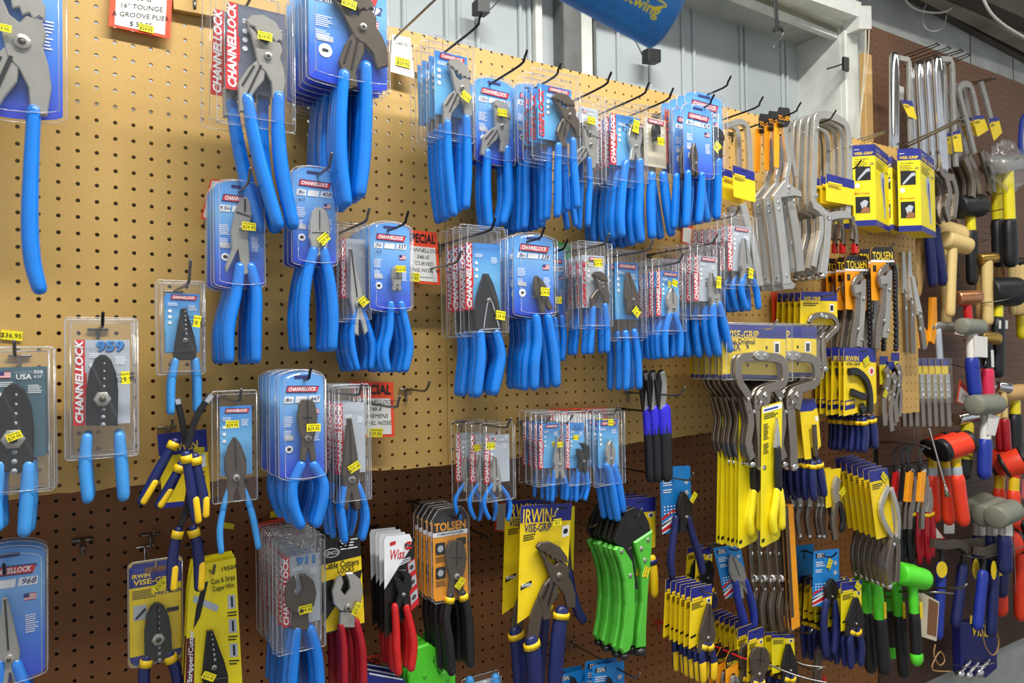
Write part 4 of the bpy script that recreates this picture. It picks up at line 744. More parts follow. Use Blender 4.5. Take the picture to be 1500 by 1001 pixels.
def st_tolsen(it,mb,B,W,H):
    x0,z0,x1,z1=B; c=W*.2; out=[(x0+c,z1),(x1-c,z1),(x1,z1-c*1.3),(x1,z0+H*.05),(x1-W*.08,z0),(x0+W*.08,z0),(x0,z0+H*.05),(x0,z1-c*1.3)]
    i=inset(out[::-1] if area2(out)<0 else out,W*.04); mb.poly(i,0,.001,'amber_card'); zt=z1-H*.3
    mb.add([(x,-.0004,z) for x,z in ((x0+W*.04,zt),(x1-W*.04,zt),(x1-W*.04,z1-c*1.3),(x1-c,z1-W*.04),(x0+c,z1-W*.04),(x0+W*.04,z1-c*1.3))],[tuple(range(6))],'black_card')
    cx=(x0+x1)/2; mb.text('TOLSEN',cx,z1-H*.2,W*.2,'amber_card',-.001,0,.03,wid=W*.84); mb.add([(x,-.0008,z) for x,z in ((x0+W*.04,zt),(x1-W*.04,zt),(x1-W*.04,zt+H*.05),(x0+W*.04,zt+H*.05))],[(0,1,2,3)],'white_ink')
    mb.text('COMBINATION PLIERS',cx,zt+H*.024,W*.06,'black_ink',-.001,0,.02,wid=W*.7)
    for z in (.36,.62): 
        mb.add([(x,-.0008,zz) for x,zz in rr(x0+W*.1,z1-H*(z+.13),x0+W*.36,z1-H*z,W*.05)],[tuple(range(20))],'black_card'); mb.add([(p[0],-.001,p[1]) for p in arcpts(x0+W*.23,z1-H*(z+.065),W*.08,0,320,8)],[tuple(range(9))],'silver_card'); mb.lines(x0+W*.1,z1-H*(z+.15),x0+W*.38,4,H*.017,'black_ink',-.0008)
    mb.add([(x,-.0008,zz) for x,zz in rr(x1-W*.34,z1-H*.42,x1-W*.08,z1-H*.34,W*.03)],[tuple(range(20))],'black_card')
    bl=MB(); bl.shell(out,[(0,.001),(0,-.001),(W*.06,-.0015),(W*.08,-.013),(W*.12,-.015)],'clear_plastic'); e=inset(out,.0006); bl.tube([(a,-.001,b) for a,b in e]+[(e[0][0],-.001,e[0][1])],.0008,'clear_edge',1,4,1,end=False); bl.build('blister_shell',it.root)
pack('combination_pliers','black-handled combination pliers on an orange and black blister card',.03,(632,744,687,880),st_tolsen,('lineman',(664,790),(664,842),'dark_steel',[[(656,872),(650,905),(655,940),(658,982)],[(674,868),(682,900),(684,940),(685,970)]],13,'black_grip',{'band':'yellow_grip','wide':.95}),n=5,step=.02,stick=(667,851,48,15,9),hole=(660,757))
hook('dark hook in the orange and black combination pliers card',(660,757),.03,wt=.06,base=LB)
hook('thin dark hook crossing below the orange and black pliers card',(687,775),-.06,tip=(722,786),base=LB,up=-.005)
hook('dark hook with bright tip under the black pliers handles',(645,968),.0,tip=(664,979),base=LB,up=-.004)
def st_big(it,mb,B,W,H):
    c=Card(it,[(763,741),(838,737),(829,870),(758,914)]); c.base('yellow_card',[(.03,0),(.98,0),(1,.02),(1,.92),(.7,.97),(.3,.99),(0,1),(0,.03)]); c.patch([(.0,.0),(1,.0),(1,.19),(.0,.15)],'navy_card'); c.text('IRWIN',.32,.11,.24,'yellow_ink',.55); c.text('VISE-GRIP',.34,.215,.13,'navy_ink',.52)
    c.hole(.8,.05,.1); c.lines(.06,.26,.34,3,.02,'black_ink'); c.patch([(.04,.69),(.26,.68),(.26,.72),(.04,.73)],'black_ink'); c.text('IRWIN',.15,.705,.06,'white_ink',.18); c.patch([(.83,.24),(.97,.24),(.97,.36),(.83,.36)],'white_ink'); c.patch(ellp(.9,.3,.05,.03,8),'black_ink',2)
    c.done('card_print')
    rib(it,'lower_arm',[([(790,878),(780,905),(775,942)],17,'dark_steel',.006,.013)])
pack('groove_joint_pliers','big dark groove-joint pliers on a tall yellow card with navy top',.07,(758,738,838,912),st_big,('groove',(781,798),(812,840),'dark_steel',[[(774,938),(778,960),(782,1030)],[(818,895),(812,940),(806,1030)]],22,'navy_grip',{'band':'yellow_grip','wide':1.0,'inner':'black_steel'}),n=2,step=.06,stick=(807,762,-2,12,8),hole=(790,752),price='$39')
it=Item('groove_joint_pliers','navy pliers handle swinging out behind the tall yellow card','pliers',826,790,.0); flat(it,'card',[([(800,745),(842,742),(840,835),(800,840)],'lemon_card',-.001,0)]); grips(it,[[(830,838),(835,870),(843,895),(850,906)]],12,'navy_grip',.014,-.01); rib(it,'jaw',[([(826,790),(828,815),(830,842)],9,'dark_steel',.004,.012)]); it.done()
price_tag('orange price tag behind the tall yellow pliers cards',[(726,737),(756,735),(752,782),(724,778)],-.12,['as','',''],top=None)
hook('chrome hook end above the big dark groove-joint pliers',(800,754),.07,wt=.10,base=LB,mat_='chrome')
# green nippers stack
it=Item('locking_cutters','black-headed locking cutters with bright green handles, hung in a row','locking cutters',925,765,.09)
flat(it,'head',[([(903,800),(896,790),(903,765),(912,748),(925,742),(938,748),(946,764),(949,778),(922,792),(912,812)],'black_steel',.0,.010),(ellp(921,762,9,14,14),'black_grip',.0095,.0105),([(905,812),(922,800),(932,862),(926,862)],'black_steel',.0,.008)])
flat(it,'handle',[([(923,793),(950,775),(949,806),(944,860),(941,925),(941,946),(928,947),(929,925),(935,880),(934,835),(929,815)],'green_grip',.002,.014)],bev=.003)
flat(it,'handle',[([(894,804),(899,799),(908,801),(921,822),(925,850),(925,890),(922,935),(917,951),(908,956),(903,948),(908,920),(911,885),(909,850),(903,825)],'green_grip',.002,.014)],bev=.003)
rivets(it,[(904,806),(917,841),(943,789),(933,802),(938,819)],2.6,'steel',.014); ball(it,'foot',(935,953),8,'black_grip',.004,sc=.7); ball(it,'foot',(912,960),6,'black_grip',.004,sc=.7); sticker(it,940,836,65,12,8,y=-.0146)
it.done(6,.0175)
hook('chrome-tipped hook through the black heads of the green cutters',(926,755),.09,wt=.11,base=LB,mat_='wire')
hook('thin bright hook left of the green-handled cutters',(846,766),-.02,tip=(880,762),base=LB,mat_='wire',up=.008)
# carded navy/yellow pliers between green and the small blue card
it=Item('carded_pliers','yellow card with navy top behind the green-handled cutters','packaged tool',930,735,.02); c=Card(it,[(915,731),(960,728),(960,802),(915,812)]); irwin(c,.28,small=True); c.done(); grips(it,[[(952,818),(954,840),(955,868)]],12,'yellow_grip',.012,-.008,band='navy_grip'); it.done(3,.03)
# blue card with stars and stripes
def ideal(it,cn,txt=True):
    c=Card(it,cn); c.base('ideal_card'); 
    for k in range(4):
        a=.64+.09*k; c.patch([(0,a+.12),(.35,a+.02),(.7,a),(1,a-.06),(1,a-.02),(.7,a+.045),(.35,a+.07),(0,a+.165)],'red_ink' if k%2==0 else 'white_ink',1) if a+.165<=1.0 else None
    c.patch([(0,.86),(.4,.78),(1,.66),(1,.8),(.5,.9),(0,1)],'white_ink',1); c.patch([(0,.93),(.4,.83),(1,.7),(1,.75),(.5,.87),(0,.98)],'red_ink',2)
    for i in range(4):
        for j in range(3): c.patch(ellp(.1+.11*i,.6+.05*j,.03,.014,5),'white_ink',3)
    c.patch([(.08,.05),(.42,.05),(.42,.13),(.08,.13)],'black_ink'); c.text('IDEAL',.26,.09,.11,'white_ink',.26); c.lines(.08,.2,.45,3,.035,'white_ink'); c.lines(.08,.34,.42,2,.035,'white_ink'); 
    for k in (.25,.42): c.patch(ellp(.85,k,.07,.04,10),'silver_card')
    c.done()
it=Item('carded_diagonal_cutters','diagonal cutters with spread navy handles on a blue star-spangled card','packaged tool',985,700,.05); ideal(it,[(966,685),(1011,682),(1014,775),(970,783)])
tool_on(it,('diagonal',(995,719),(999,756),'black_steel',[[(985,758),(981,790),(978,820),(980,842)],[(1003,758),(1012,790),(1020,815),(1024,836)]],9,'navy_grip',{'wide':1.1}),.014,-.01); sticker(it,1007,727,50,11,6,y=-.02); it.done()
hook('thin dark hook with bright tip holding the blue star-spangled card',(985,700),.05,tip=(1027,683),base=LB,mat_='wire')
# three blue and black cutters on a wire
for i,(x,y) in enumerate([(944,544),(955,543),(968,542)]):
    it=Item('cable_shears',['leftmost of three blue and black handled shears hung on a wire','middle of three blue and black handled shears hung on a wire','rightmost of three blue and black handled shears hung on a wire'][i],'shears',x,y,.08+.012*i); dx=x-968; X0=i*0
    O=lambda pts:[(a+dx*.95,b+i*0-dx*.06) for a,b in pts]
    rib(it,'blade',[(O([(960,556),(962,570),(964,588),(966,600)]),7,'black_steel',.0,.008),(O([(965,545),(968,560),(968,575),(966,600)]),7,'steel',.004,.012)]); flat(it,'jaw',[(O(ellp(966,556,6,15,12)),'black_steel',.002,.009)])
    grips(it,[O([(970,600),(971,625),(973,660),(974,698)])],14.5,'black_grip',.02,-.006); 
    mb=MB(); q=O([(970,600),(971,615),(972,634)]); mb.tube([it.p3(a,b,.006) for a,b in q],it.W(q[0][0],q[0][1],15.4)/2,'violet_grip',.75,12,2); mb.build('sleeve',it.root); it.done()
hook('long bright hook crossing the heads of the blue and black shears',(968,578),.11,tip=(1017,567),mat_='wire')
hook('thin dark wire hook running left of the blue and black shears',(930,601),.05,tip=(958,590),up=.004)
# loose blue and yellow pliers tangle at left
it=Item('carded_pliers','navy and yellow card hanging behind a tangle of blue and yellow pliers','packaged tool',246,630,.03); c=Card(it,[(230,636),(302,629),(309,738),(239,745)]); c.base('yellow_card'); c.patch([(0,0),(1,.3)],'navy_card'); c.patch([(0,.93),(1,1)],'navy_card'); c.text('IRWIN',.5,.2,.2,'yellow_ink',.6); c.patch([(.74,.32),(.95,.5)],'white_ink'); c.lines(.7,.56,.95,4,.03,'black_ink'); c.done(); sticker(it,291,660,-3,16,10,y=-.003); it.done()
hook('grey hook above the navy and yellow card at left',(247,628),.03,tip=(252,626),mat_='wire')
def loose(desc,w,blade,gl,gr,low=True):
    it=Item('diagonal_pliers',desc,'pliers',blade[0][0],blade[0][1],w); rib(it,'jaws',[(blade,9,'black_steel',.004,.013)]+[([blade[0],((blade[0][0]+blade[1][0])/2,(blade[0][1]+blade[1][1])/2)],8,'chrome',.013,.0145)])
    grips(it,[gl,gr],17,'navy_grip',.022,-.01,band='yellow_grip'); 
    for g in (gl,gr):
        mb=MB(); a=it.p3(*g[-2]+(.016,)); b=it.p3(*g[-1]+(.016,)); r=it.W(g[-1][0],g[-1][1],13)/2; mb.tube([(a[0]+r*.5,a[1],a[2]),(b[0]+r*.3,b[1],b[2])],r*.8,'yellow_grip',.6,10,1); mb.build('grip_inlay',it.root)
    it.done()
loose('uppermost loose blue and yellow pliers leaning left with mirror-bright nose',.10,[(258,584),(262,600),(268,630),(270,650)],[(255,646),(240,672),(222,705),(207,733)],[(264,680),(254,700),(244,718),(232,738)])
loose('black-nosed blue and yellow pliers pointing up to the right',.13,[(308,578),(292,600),(280,628),(274,655)],[(271,665),(277,700),(281,730),(286,760)],[(284,668),(290,700),(296,730),(297,752)])
loose('lowest loose blue and yellow pliers hanging above the lemon card',.09,[(274,690),(276,715),(270,750),(262,770)],[(260,775),(254,800),(251,830),(250,858)],[(281,773),(287,795),(290,825),(290,858)])
# bottom edge oddments
it=Item('tube_cutter','lime green curved plastic pipe cutters at the bottom edge','pipe cutter',625,945,-.02); flat(it,'body',[([(607,946),(625,940),(638,950),(632,966),(640,985),(652,978),(664,984),(664,1030),(596,1030),(594,985)],'lime',.0,.012),(ellp(645,960,12,24,14,90,270),'green_grip',.0,.011)],bev=.003); rivets(it,[(652,993),(618,988)],3,'green_grip',.012); it.done(4,.02)
price_tag('orange SPECIAL card at the bottom edge below the red snips',[(526,965),(558,958),(562,1010),(530,1014)],-.08,['',''],top='SPECIAL')
it=Item('carded_tool','navy card corners at the bottom edge under the red-handled snips','packaged tool',560,985,.0); c=Card(it,[(538,984),(592,994),(596,1060),(540,1060)]); c.base('navy_card'); c.patch([(.05,.02),(.95,.05)],'white_ink'); c.done(); it.done(3,.03)
pack('mini_pliers','small clear pack with two blue grips at the bottom edge centre',.0,(676,988,731,1060),'sq',('diagonal',(702,1010),(703,1030),'steel',[[(684,994),(684,1005)],[(722,990),(722,1005)]],14,BL),n=1,inner='silver_card',title='')
for i,(cn,nn) in enumerate([([(868,976),(914,968),(916,1060),(866,1060)],2),([(816,990),(862,980),(864,1060),(816,1060)],2)]):
    it=Item('carded_diagonal_cutters',['blue card with small pliers at the bottom edge below the green handles','blue card at the bottom edge left of the green handles'][i],'packaged tool',890-50*i,985,.03-.04*i); ideal(it,cn); tool_on(it,('diagonal',(888-52*i,990),(890-52*i,1010),'black_steel',[[(880-52*i,1015),(872-52*i,1040)],[(895-52*i,1015),(905-52*i,1040)]],8,'red_grip'),.012,-.009); it.done(nn,.025)
hook('long dark hook with bright upturned tip below the green cutters',(905,980),.03,tip=(948,984),base=LB,mat_='wire',up=.016)
# ---------------------------------------------------------------- right of the blue tools: clamps, cartons and pliers
RB=-.15
# big C clamps on cards
def bigclamp(desc,w,dx,n,step,cardbox,txt=True):
    it=Item('locking_c_clamp',desc,'clamp',1108+dx,480,w); L,T,R,B=cardbox
    c=Card(it,[(L,T),(R,T+3),(R,B+2),(L,B)],.006); c.base('yellow_card'); c.patch([(0,0),(1,.24)],'navy_card'); c.patch([(0,.94),(1,1)],'navy_card'); c.text('VISE-GRIP',.3,.19,.085,'yellow_ink',.5); c.text('The Original',.28,.32,.06,'black_ink',.42); c.text('2X',.2,.42,.09,'navy_ink',.12)
    c.patch([(.8,.3),(.9,.52)],'white_ink'); c.patch([(.82,.34),(.88,.5)],'black_ink',2)
    for q in ((.38,.42),(.68,.42),(.38,.76),(.68,.76)): c.patch([(q[0]-.015,q[1]-.03),(q[0]+.015,q[1]+.03)],'black_ink')
    c.done()
    D=lambda p:[(a+dx,b) for a,b in p]
    rib(it,'frame',[(D([(1093,585),(1086,572),(1078,560),(1076,545),(1077,530),(1082,525),(1100,523),(1125,524),(1138,527),(1143,535),(1145,552),(1141,562),(1128,567),(1112,573),(1104,583),(1104,600)]),8.5,'nickel',.004,.013)])
    rib(it,'body',[(D([(1106,580),(1107,610),(1110,650),(1111,684)]),11,'nickel',.0,.012),(D([(1104,575),(1110,585),(1118,578),(1114,600)]),8,'nickel',.003,.015)])
    rib(it,'lever',[(D([(1088,580),(1093,600),(1096,620),(1092,650),(1098,672)]),9,'nickel',.0,.010)])
    flat(it,'pivot_plate',[([(a+dx,b) for a,b in ellp(1107,521,11,7,12)],'steel',.008,.017)]); rivets(it,D([(1102,521),(1112,521),(1088,585),(1106,590),(1113,580),(1096,603)]),2.2,'chrome',.0165)
    ball(it,'adjusting_screw',(1112+dx,684),5,'chrome',.006,sc=.8); ball(it,'adjusting_screw',(1098+dx,680),4,'chrome',.006,sc=.8)
    L2=[(L-2,T-3),(R+2,T-1),(R+3,B+6),(L-2,B+3)]; p=it.pp(L2); mb=MB(); mb.shell(p,[(0,-.002),(0,-.006),(.004,-.015)],'clear_plastic'); q=inset(p if area2(p)>0 else p[::-1],.001); mb.tube([(a,-.008,b) for a,b in q]+[(q[0][0],-.008,q[0][1])],.0008,'clear_edge',1,4,1,end=False); mb.build('blister_shell',it.root)
    return it.done(n,step)
bigclamp('large nickel C clamp on wide yellow and navy card',.17,0,7,.0165,(1062,475,1154,553))
bigclamp('large nickel C clamp behind the slim yellow needle card',.125,47,4,.022,(1108,476,1199,549))
hook('bright hook tip over the wide navy-topped clamp card',(1117,482),.17,wt=.20,mat_='chrome')
# long yellow needle cards
def needle(it,dx,dy):
    c=Card(it,[(1116+dx,596+dy),(1146+dx,588+dy),(1143+dx,789+dy),(1114+dx,804+dy)]); c.base('lemon_card',[(.05,0),(.95,0),(1,.01),(1,.98),(.9,1),(.1,1),(0,.98),(0,.01)]); c.patch([(.04,.01),(.97,.05)],'white_ink'); c.lines(.1,.025,.8,1,.03,'cobalt',2); c.lines(.1,.06,.8,3,.014,'black_ink'); c.lines(.08,.13,.35,9,.013,'black_ink'); c.lines(.08,.27,.35,6,.013,'black_ink'); c.patch([(.05,.94),(.2,.965)],'black_card'); c.done()
    D=lambda p:[(a+dx,b+dy) for a,b in p]
    flat(it,'needle_nose',[(D([(1133,612),(1137,640),(1138,656),(1129,656),(1130,640)]),'bright_steel',.004,.012)],bev=.002); grips(it,[D([(1134,657),(1134,690),(1135,716)])],9,'black_grip',.014,-.010,name='sleeve'); grips(it,[D([(1133,718),(1130,740),(1127,760),(1129,778)]),D([(1137,718),(1139,740),(1140,770)])],9,'yellow_tool',.014,-.010)
for ds,w,dx,dy,n,st in (('front long lemon card holding slim needle-nose pliers with long yellow handles',.185,0,0,1,.02),('long lemon card in the row behind the front needle-nose card',.15,-33,2,6,.012)):
    it=Item('carded_needle_pliers',ds,'packaged tool',1131+dx,592+dy,w); needle(it,dx,dy); it.done(n,st)
# card of reversible pliers, blue handles
it=Item('carded_long_nose_pliers','yellow cut-out card with navy crown around slim pliers, blue handles below','packaged tool',1183,590,.12); c=Card(it,[(1170,586),(1196,584),(1206,670),(1176,674)]); c.base('yellow_card',[(0,0),(.9,0),(1,.3),(.95,.8),(.55,.95),(.5,.5),(.42,.5),(.42,1),(.1,1)]); c.patch([(0,0),(.9,0),(.95,.15),(.7,.2),(0,.2)],'navy_card'); c.patch([(.8,.3),(.95,.38)],'white_ink'); c.done()
rib(it,'jaws',[([(1189,622),(1190,640),(1192,668)],5,'dark_steel',.004,.010)]); grips(it,[[(1187,680),(1186,700),(1188,728)],[(1196,678),(1199,700),(1203,722)]],9,'navy_grip',.014,-.008,band='yellow_grip'); it.done(4,.022)
# yellow pistol clamp cards
it=Item('carded_pliers','yellow card with black curved clamp picture and navy top, blue-handled tool','packaged tool',1262,516,.10); c=Card(it,[(1236,509),(1283,510),(1284,598),(1236,610)]); c.base('yellow_card',[(.03,0),(.97,0),(1,.03),(1,.9),(.7,1),(0,1),(0,.03)]); c.patch([(0,0),(1,0),(1,.24),(0,.2)],'navy_card'); c.text('IRWIN',.24,.17,.1,'yellow_ink',.4); c.text('VISE-GRIP',.28,.25,.06,'black_ink',.44,bold=.01); c.hole(.6,.06,.12); c.patch([(.03,.78),(.33,.92)],'navy_ink'); c.patch([(.05,.8),(.31,.85)],'yellow_ink',2); c.patch(ellp(.85,.38,.09,.07,12),'white_ink'); c.patch(ellp(.85,.38,.05,.045,10),'red_ink',2); c.done()
rib(it,'jaw',[([(1240,545),(1250,544),(1262,553),(1269,568),(1271,590),(1270,606)],6,'black_steel',.002,.012),([(1243,574),(1252,578),(1264,582)],6,'black_steel',.002,.013),([(1258,594),(1262,604)],7,'black_steel',.002,.011)])
grips(it,[[(1262,616),(1264,636),(1262,658)],[(1274,613),(1276,630),(1278,652)]],9,'navy_grip',.014,-.008,band='yellow_grip'); sticker(it,1268,529,25,9,6,y=-.003); it.done(7,.017)
# small c clamps on square cards
it=Item('locking_c_clamp','small square carded C clamp with navy top under the slanted silver clamps','clamp',1200,430,.10); c=Card(it,[(1175,427),(1228,428),(1229,477),(1174,475)],.004); c.base('yellow_card'); c.patch([(0,0),(1,.27)],'navy_card'); c.text('VISE-GRIP',.3,.24,.09,'yellow_ink',.45); c.lines(.06,.34,.5,2,.06,'black_ink'); c.patch([(.78,.36),(.9,.6)],'white_ink'); c.patch([(.8,.4),(.88,.56)],'black_ink',2); c.done()
rib(it,'frame',[([(1182,474),(1186,466),(1196,462),(1212,463),(1220,468),(1223,480),(1212,492),(1205,500)],5,'nickel',.002,.009)]); rib(it,'handle',[([(1203,495),(1203,515),(1206,538)],6,'nickel',.0,.009),([(1197,498),(1196,520),(1200,536)],5,'nickel',.0,.006)]); ball(it,'adjusting_screw',(1206,541),3,'chrome',.004); rivets(it,[(1200,463),(1206,465)],2.5,'chrome',.009)
it.done(7,.018)
hook('thin bright hook over the small square clamp cards',(1205,434),.10,tip=(1243,424),mat_='wire')
price_tag('orange-red card edge at the back of the small square clamp cards',[(1130,428),(1142,428),(1140,476),(1132,472)],.012,[''],frame=False,body='orange_card')
# long clamps with orange tags, hung handles-up
it=Item('locking_clamp','long silver clamp hung handles-up with a yellow-orange card strip','clamp',1146,168,.15)
c=Card(it,[(1135,158),(1154,160),(1153,182),(1135,180)],-.008); c.base('black_card',[(.1,0),(.9,0),(1,.3),(1,1),(0,1),(0,.3)]); c.text('TOLSEN',.5,.72,.24,'amber_card',.9); c.done()
flat(it,'card',[([(1134,180),(1142,180),(1141,246),(1134,244)],'amber_card',-.001,0)]); rib(it,'lever',[([(1145,186),(1147,210),(1151,240),(1147,262),(1149,285)],6,'bright_steel',.002,.012)]); flat(it,'tip',[(ellp(1144,184,5,4,10),'black_grip',.0,.014)]); rib(it,'handle',[([(1154,195),(1157,225),(1163,260)],5,'steel',.0,.008)])
flat(it,'yoke',[([(1147,262),(1150,270),(1168,282),(1170,290),(1158,288),(1142,290),(1129,292),(1127,288)],'bright_steel',.001,.011)]); rib(it,'arm',[([(1132,288),(1140,350),(1147,417)],11,'bright_steel',.003,.013)]); rib(it,'arm',[([(1156,288),(1166,345),(1172,398)],11,'steel',-.004,.004)]); rivets(it,[(1134,298),(1135,308),(1146,405),(1150,276),(1157,296)],2,'chrome',.0125)
flat(it,'pad',[([(1140,414),(1152,411),(1160,418),(1156,424),(1142,425)],'steel',.0,.012)]); it.done(3,.027)
hook('long dark hook over the clamps with orange card strips, tip against the siding',(1142,172),.15,tip=(1190,146))
uclamp('locking_clamp','single silver clamp arm with navy and yellow sleeve, left of the orange-tagged clamps',.12,[(1060,186),(1080,180),(1091,188),(1094,215),(1096,262)],6,'bright_steel',handle=[([(1082,300),(1090,330),(1098,360),(1108,420)],9,'bright_steel')],cards=[([(1066,244),(1098,254),(1100,298),(1068,290)],.3)],n=2,step=.03)
# long reach C clamps, right of them
uclamp('long_reach_clamp','bright long-reach C clamp standing tall with navy and yellow wrap',.14,[(1208,318),(1196,306),(1188,296),(1189,240),(1191,186),(1194,172),(1206,170),(1224,176),(1236,186),(1240,210),(1240,260),(1238,312)],7.5,'bright_steel',
  handle=[([(1203,320),(1222,316),(1240,316)],7,'bright_steel'),([(1207,318),(1206,345),(1203,380),(1200,402)],9,'bright_steel'),([(1196,318),(1197,340),(1190,370),(1186,392)],6,'bright_steel')],cards=[([(1203,256),(1244,266),(1245,303),(1203,296)],.34)],rv=[(1192,190),(1190,288),(1240,215),(1209,322)],pads=[((1200,405),4)],n=5,step=.02)
hook('dark hook over the tall long-reach clamps, pointing at the window casing',(1206,178),.14,tip=(1232,152))
for i,x in enumerate((1216,1227,1245)): 
    uclamp('small_locking_pliers',['small nickel locking pliers with red tip, left of three under the clamps','small nickel locking pliers with red tip, middle of three under the clamps','small nickel locking pliers with red tip, right of three under the clamps'][i],.03+.02*i,[(x,318),(x+2,335),(x,352)],5,'nickel',handle=[([(x+1,330),(x+4,345),(x+3,362)],4,'nickel'),([(x+3,358),(x+3,372)],5,'red_grip')],cat='pliers')
price_tag('white and red price card behind the long-reach clamp wraps',[(1238,250),(1250,252),(1250,286),(1238,284)],-.02,['','']) 
# cartons
carton('tall yellow and navy locking pliers carton, left of the hung cartons',1248,1281,1301,.06,.10,.05,(213,211,217),(325,330,328),2,.055)
carton('yellow and navy locking pliers carton tucked between the other two',1294,1306,1318,.04,.06,.03,(229,230,228),(334,336,334))
carton('tall yellow and navy carton nearest the silver bar clamps',1314,1347,1368,.08,.12,.07,(219,217,223),(335,338,334))
it=Item('tool_carton','carton top edge with yellow card behind the long-reach clamps','carton',1240,220,.02); c=Card(it,[(1226,222),(1252,220),(1252,300),(1226,300)]); irwin(c,.3,small=True,badge=False); c.done(); mb=MB(); mb.poly(it.pp([(1226,222),(1252,220),(1252,300),(1226,300)]),.0012,.03,'lemon_card'); mb.build('box',it.root); it.done()
loophook('curved double wire hook above the left carton',(1244,208),(1296,192),-.12,.16,4)
loophook('long thick wire hook running over the cartons up to the bar clamps',(1300,224),(1402,176),-.10,.22,4,r=.003)
hook('short dark hook tip in front of the left carton',(1247,248),.09,tip=(1266,236))
# chain clamps
def chain(desc,w,dx,dy,n,step):
    D=lambda p:[(a+dx,b+dy) for a,b in p]
    it=Item('chain_clamp',desc,'clamp',1293+dx,366+dy,w); c=Card(it,D([(1276,362),(1311,362),(1309,442),(1278,440)]),.002); c.base('amber_card',[(.1,0),(.9,0),(1,.08),(1,1),(0,1),(0,.08)]); c.patch([(.1,0),(.9,0),(1,.08),(1,.24),(0,.24),(0,.08)],'black_card'); c.text('TOLSEN',.5,.17,.2,'yellow_ink',.84); c.patch([(0,.24),(1,.28)],'white_ink'); c.patch([(.08,.34),(.22,.46)],'black_card'); c.done()
    rib(it,'jaw',[(D([(1297,392),(1289,396),(1284,406),(1286,418),(1292,422)]),6,'nickel',.004,.012),(D([(1284,412),(1294,410)]),7,'steel',.006,.014)]); rib(it,'handle',[(D([(1290,420),(1290,440),(1286,465),(1282,490),(1281,512)]),7,'nickel',.002,.011)]); rib(it,'body',[(D([(1299,396),(1298,430),(1296,465),(1293,496)]),7,'steel',.0,.010)])
    mb=MB(); pts=[it.p(*q) for q in smooth(D([(1298,388),(1306,390),(1308,410),(1308,440),(1309,475),(1309,512)]),5)]
    L=[math.dist(pts[0],p) for p in pts]
    for i in range(0,len(pts)):
        x,z=pts[i]; r=it.W(1300+dx,440+dy,3.6)/2; mb.cyl((x,-.011,z),(0,1,0),r,.009,'black_steel',8)
        if i: a=pts[i-1]; mb.ribbon([a,(x,z)],r*1.5,-.012,-.004,'black_steel',0,1)
        if i: a=pts[i-1]; m=((a[0]+x)/2+r*1.5,(a[1]+z)/2); mb.cyl((m[0],-.010,m[1]),(0,1,0),r*.55,.006,'steel',6)
    mb.build('chain',it.root); rivets(it,D([(1289,410),(1298,425),(1290,470),(1296,485)]),1.6,'chrome',.0115); it.done(n,step)
chain('nickel chain clamp with black roller chain on a black-topped orange card, right-hand hook',.10,0,0,2,.04)
chain('nickel chain clamp with black roller chain, left-hand hook beside the clamps',.08,-38,13,3,.028)
hook('bright hook over the right-hand chain clamp card',(1296,366),.10,tip=(1316,357),mat_='wire'); hook('bright hook over the left-hand chain clamp cards',(1252,384),.08,tip=(1300,350),mat_='wire',up=.005)
# silver bar clamps, top right
uclamp('sheet_metal_clamp','thick bright bar clamp hanging alone left of its hook with navy and yellow tag',-.02,[(1307,215),(1307,150),(1307,92),(1310,86),(1322,88),(1329,94),(1330,150),(1332,218)],4.5,'steel',tubes=[([(1307,216),(1307,150),(1307,84)],8.5,'chrome')],cards=[([(1313,148),(1330,150),(1337,177),(1324,172)],.3)])
uclamp('sheet_metal_clamp','thick bright bar clamp in the middle row of four hanging on loop hooks',.02,[(1378,246),(1373,165),(1369,100),(1370,89),(1382,88),(1392,94),(1394,150),(1398,245)],4.5,'steel',tubes=[([(1378,248),(1373,165),(1369,90)],9,'chrome')],handle=[([(1372,248),(1378,258),(1392,262)],6,'nickel'),([(1381,262),(1386,285),(1381,305),(1386,324)],6,'nickel'),([(1390,262),(1396,285),(1392,320)],5,'nickel')],cards=[([(1388,196),(1400,190),(1404,224),(1392,224)],.2)],n=4,step=.028)
uclamp('sheet_metal_clamp','slanted bar clamp with navy and yellow card, first of the leaning pair',-.03,[(1425,226),(1414,180),(1404,142),(1404,128),(1412,124),(1421,132),(1430,172)],5,'steel',handle=[([(1408,232),(1417,252),(1421,270),(1420,290)],6,'nickel'),([(1414,230),(1424,250),(1430,285)],5,'nickel')],cards=[([(1418,172),(1434,170),(1442,192),(1426,202)],.25)],n=3,step=.025)
uclamp('sheet_metal_clamp','slanted bar clamp with navy and yellow card, rightmost of the leaning pair',-.03,[(1434,121),(1442,148),(1449,176)],5,'steel',handle=[([(1433,222),(1440,245),(1446,268),(1444,284)],6,'nickel'),([(1438,224),(1447,250),(1452,282)],5,'nickel')],cards=[([(1441,176),(1456,172),(1462,196),(1450,208)],.25)],n=1)
for i,(a,b) in enumerate([((1310,86),(1371,64)),((1322,92),(1388,69)),((1350,90),(1406,73)),((1375,94),(1417,79))]): loophook(['leftmost','second','third','rightmost'][i]+' of four double-wire loop hooks over the bar clamps',a,b,-.15,.02,5,r=.0018,m='dark_wire')
loophook('lower double-wire loop hook over the leaning bar clamps',(1400,125),(1455,113),-.15,.0,4)
price_tag('white price card behind the lone bar clamp',[(1310,122),(1324,128),(1324,148),(1310,146)],-.14,['','',''],frame=False); price_tag('white handwritten price card between the bar clamps',[(1334,124),(1349,128),(1350,153),(1338,148)],-.14,['','# #','115'],frame=False)
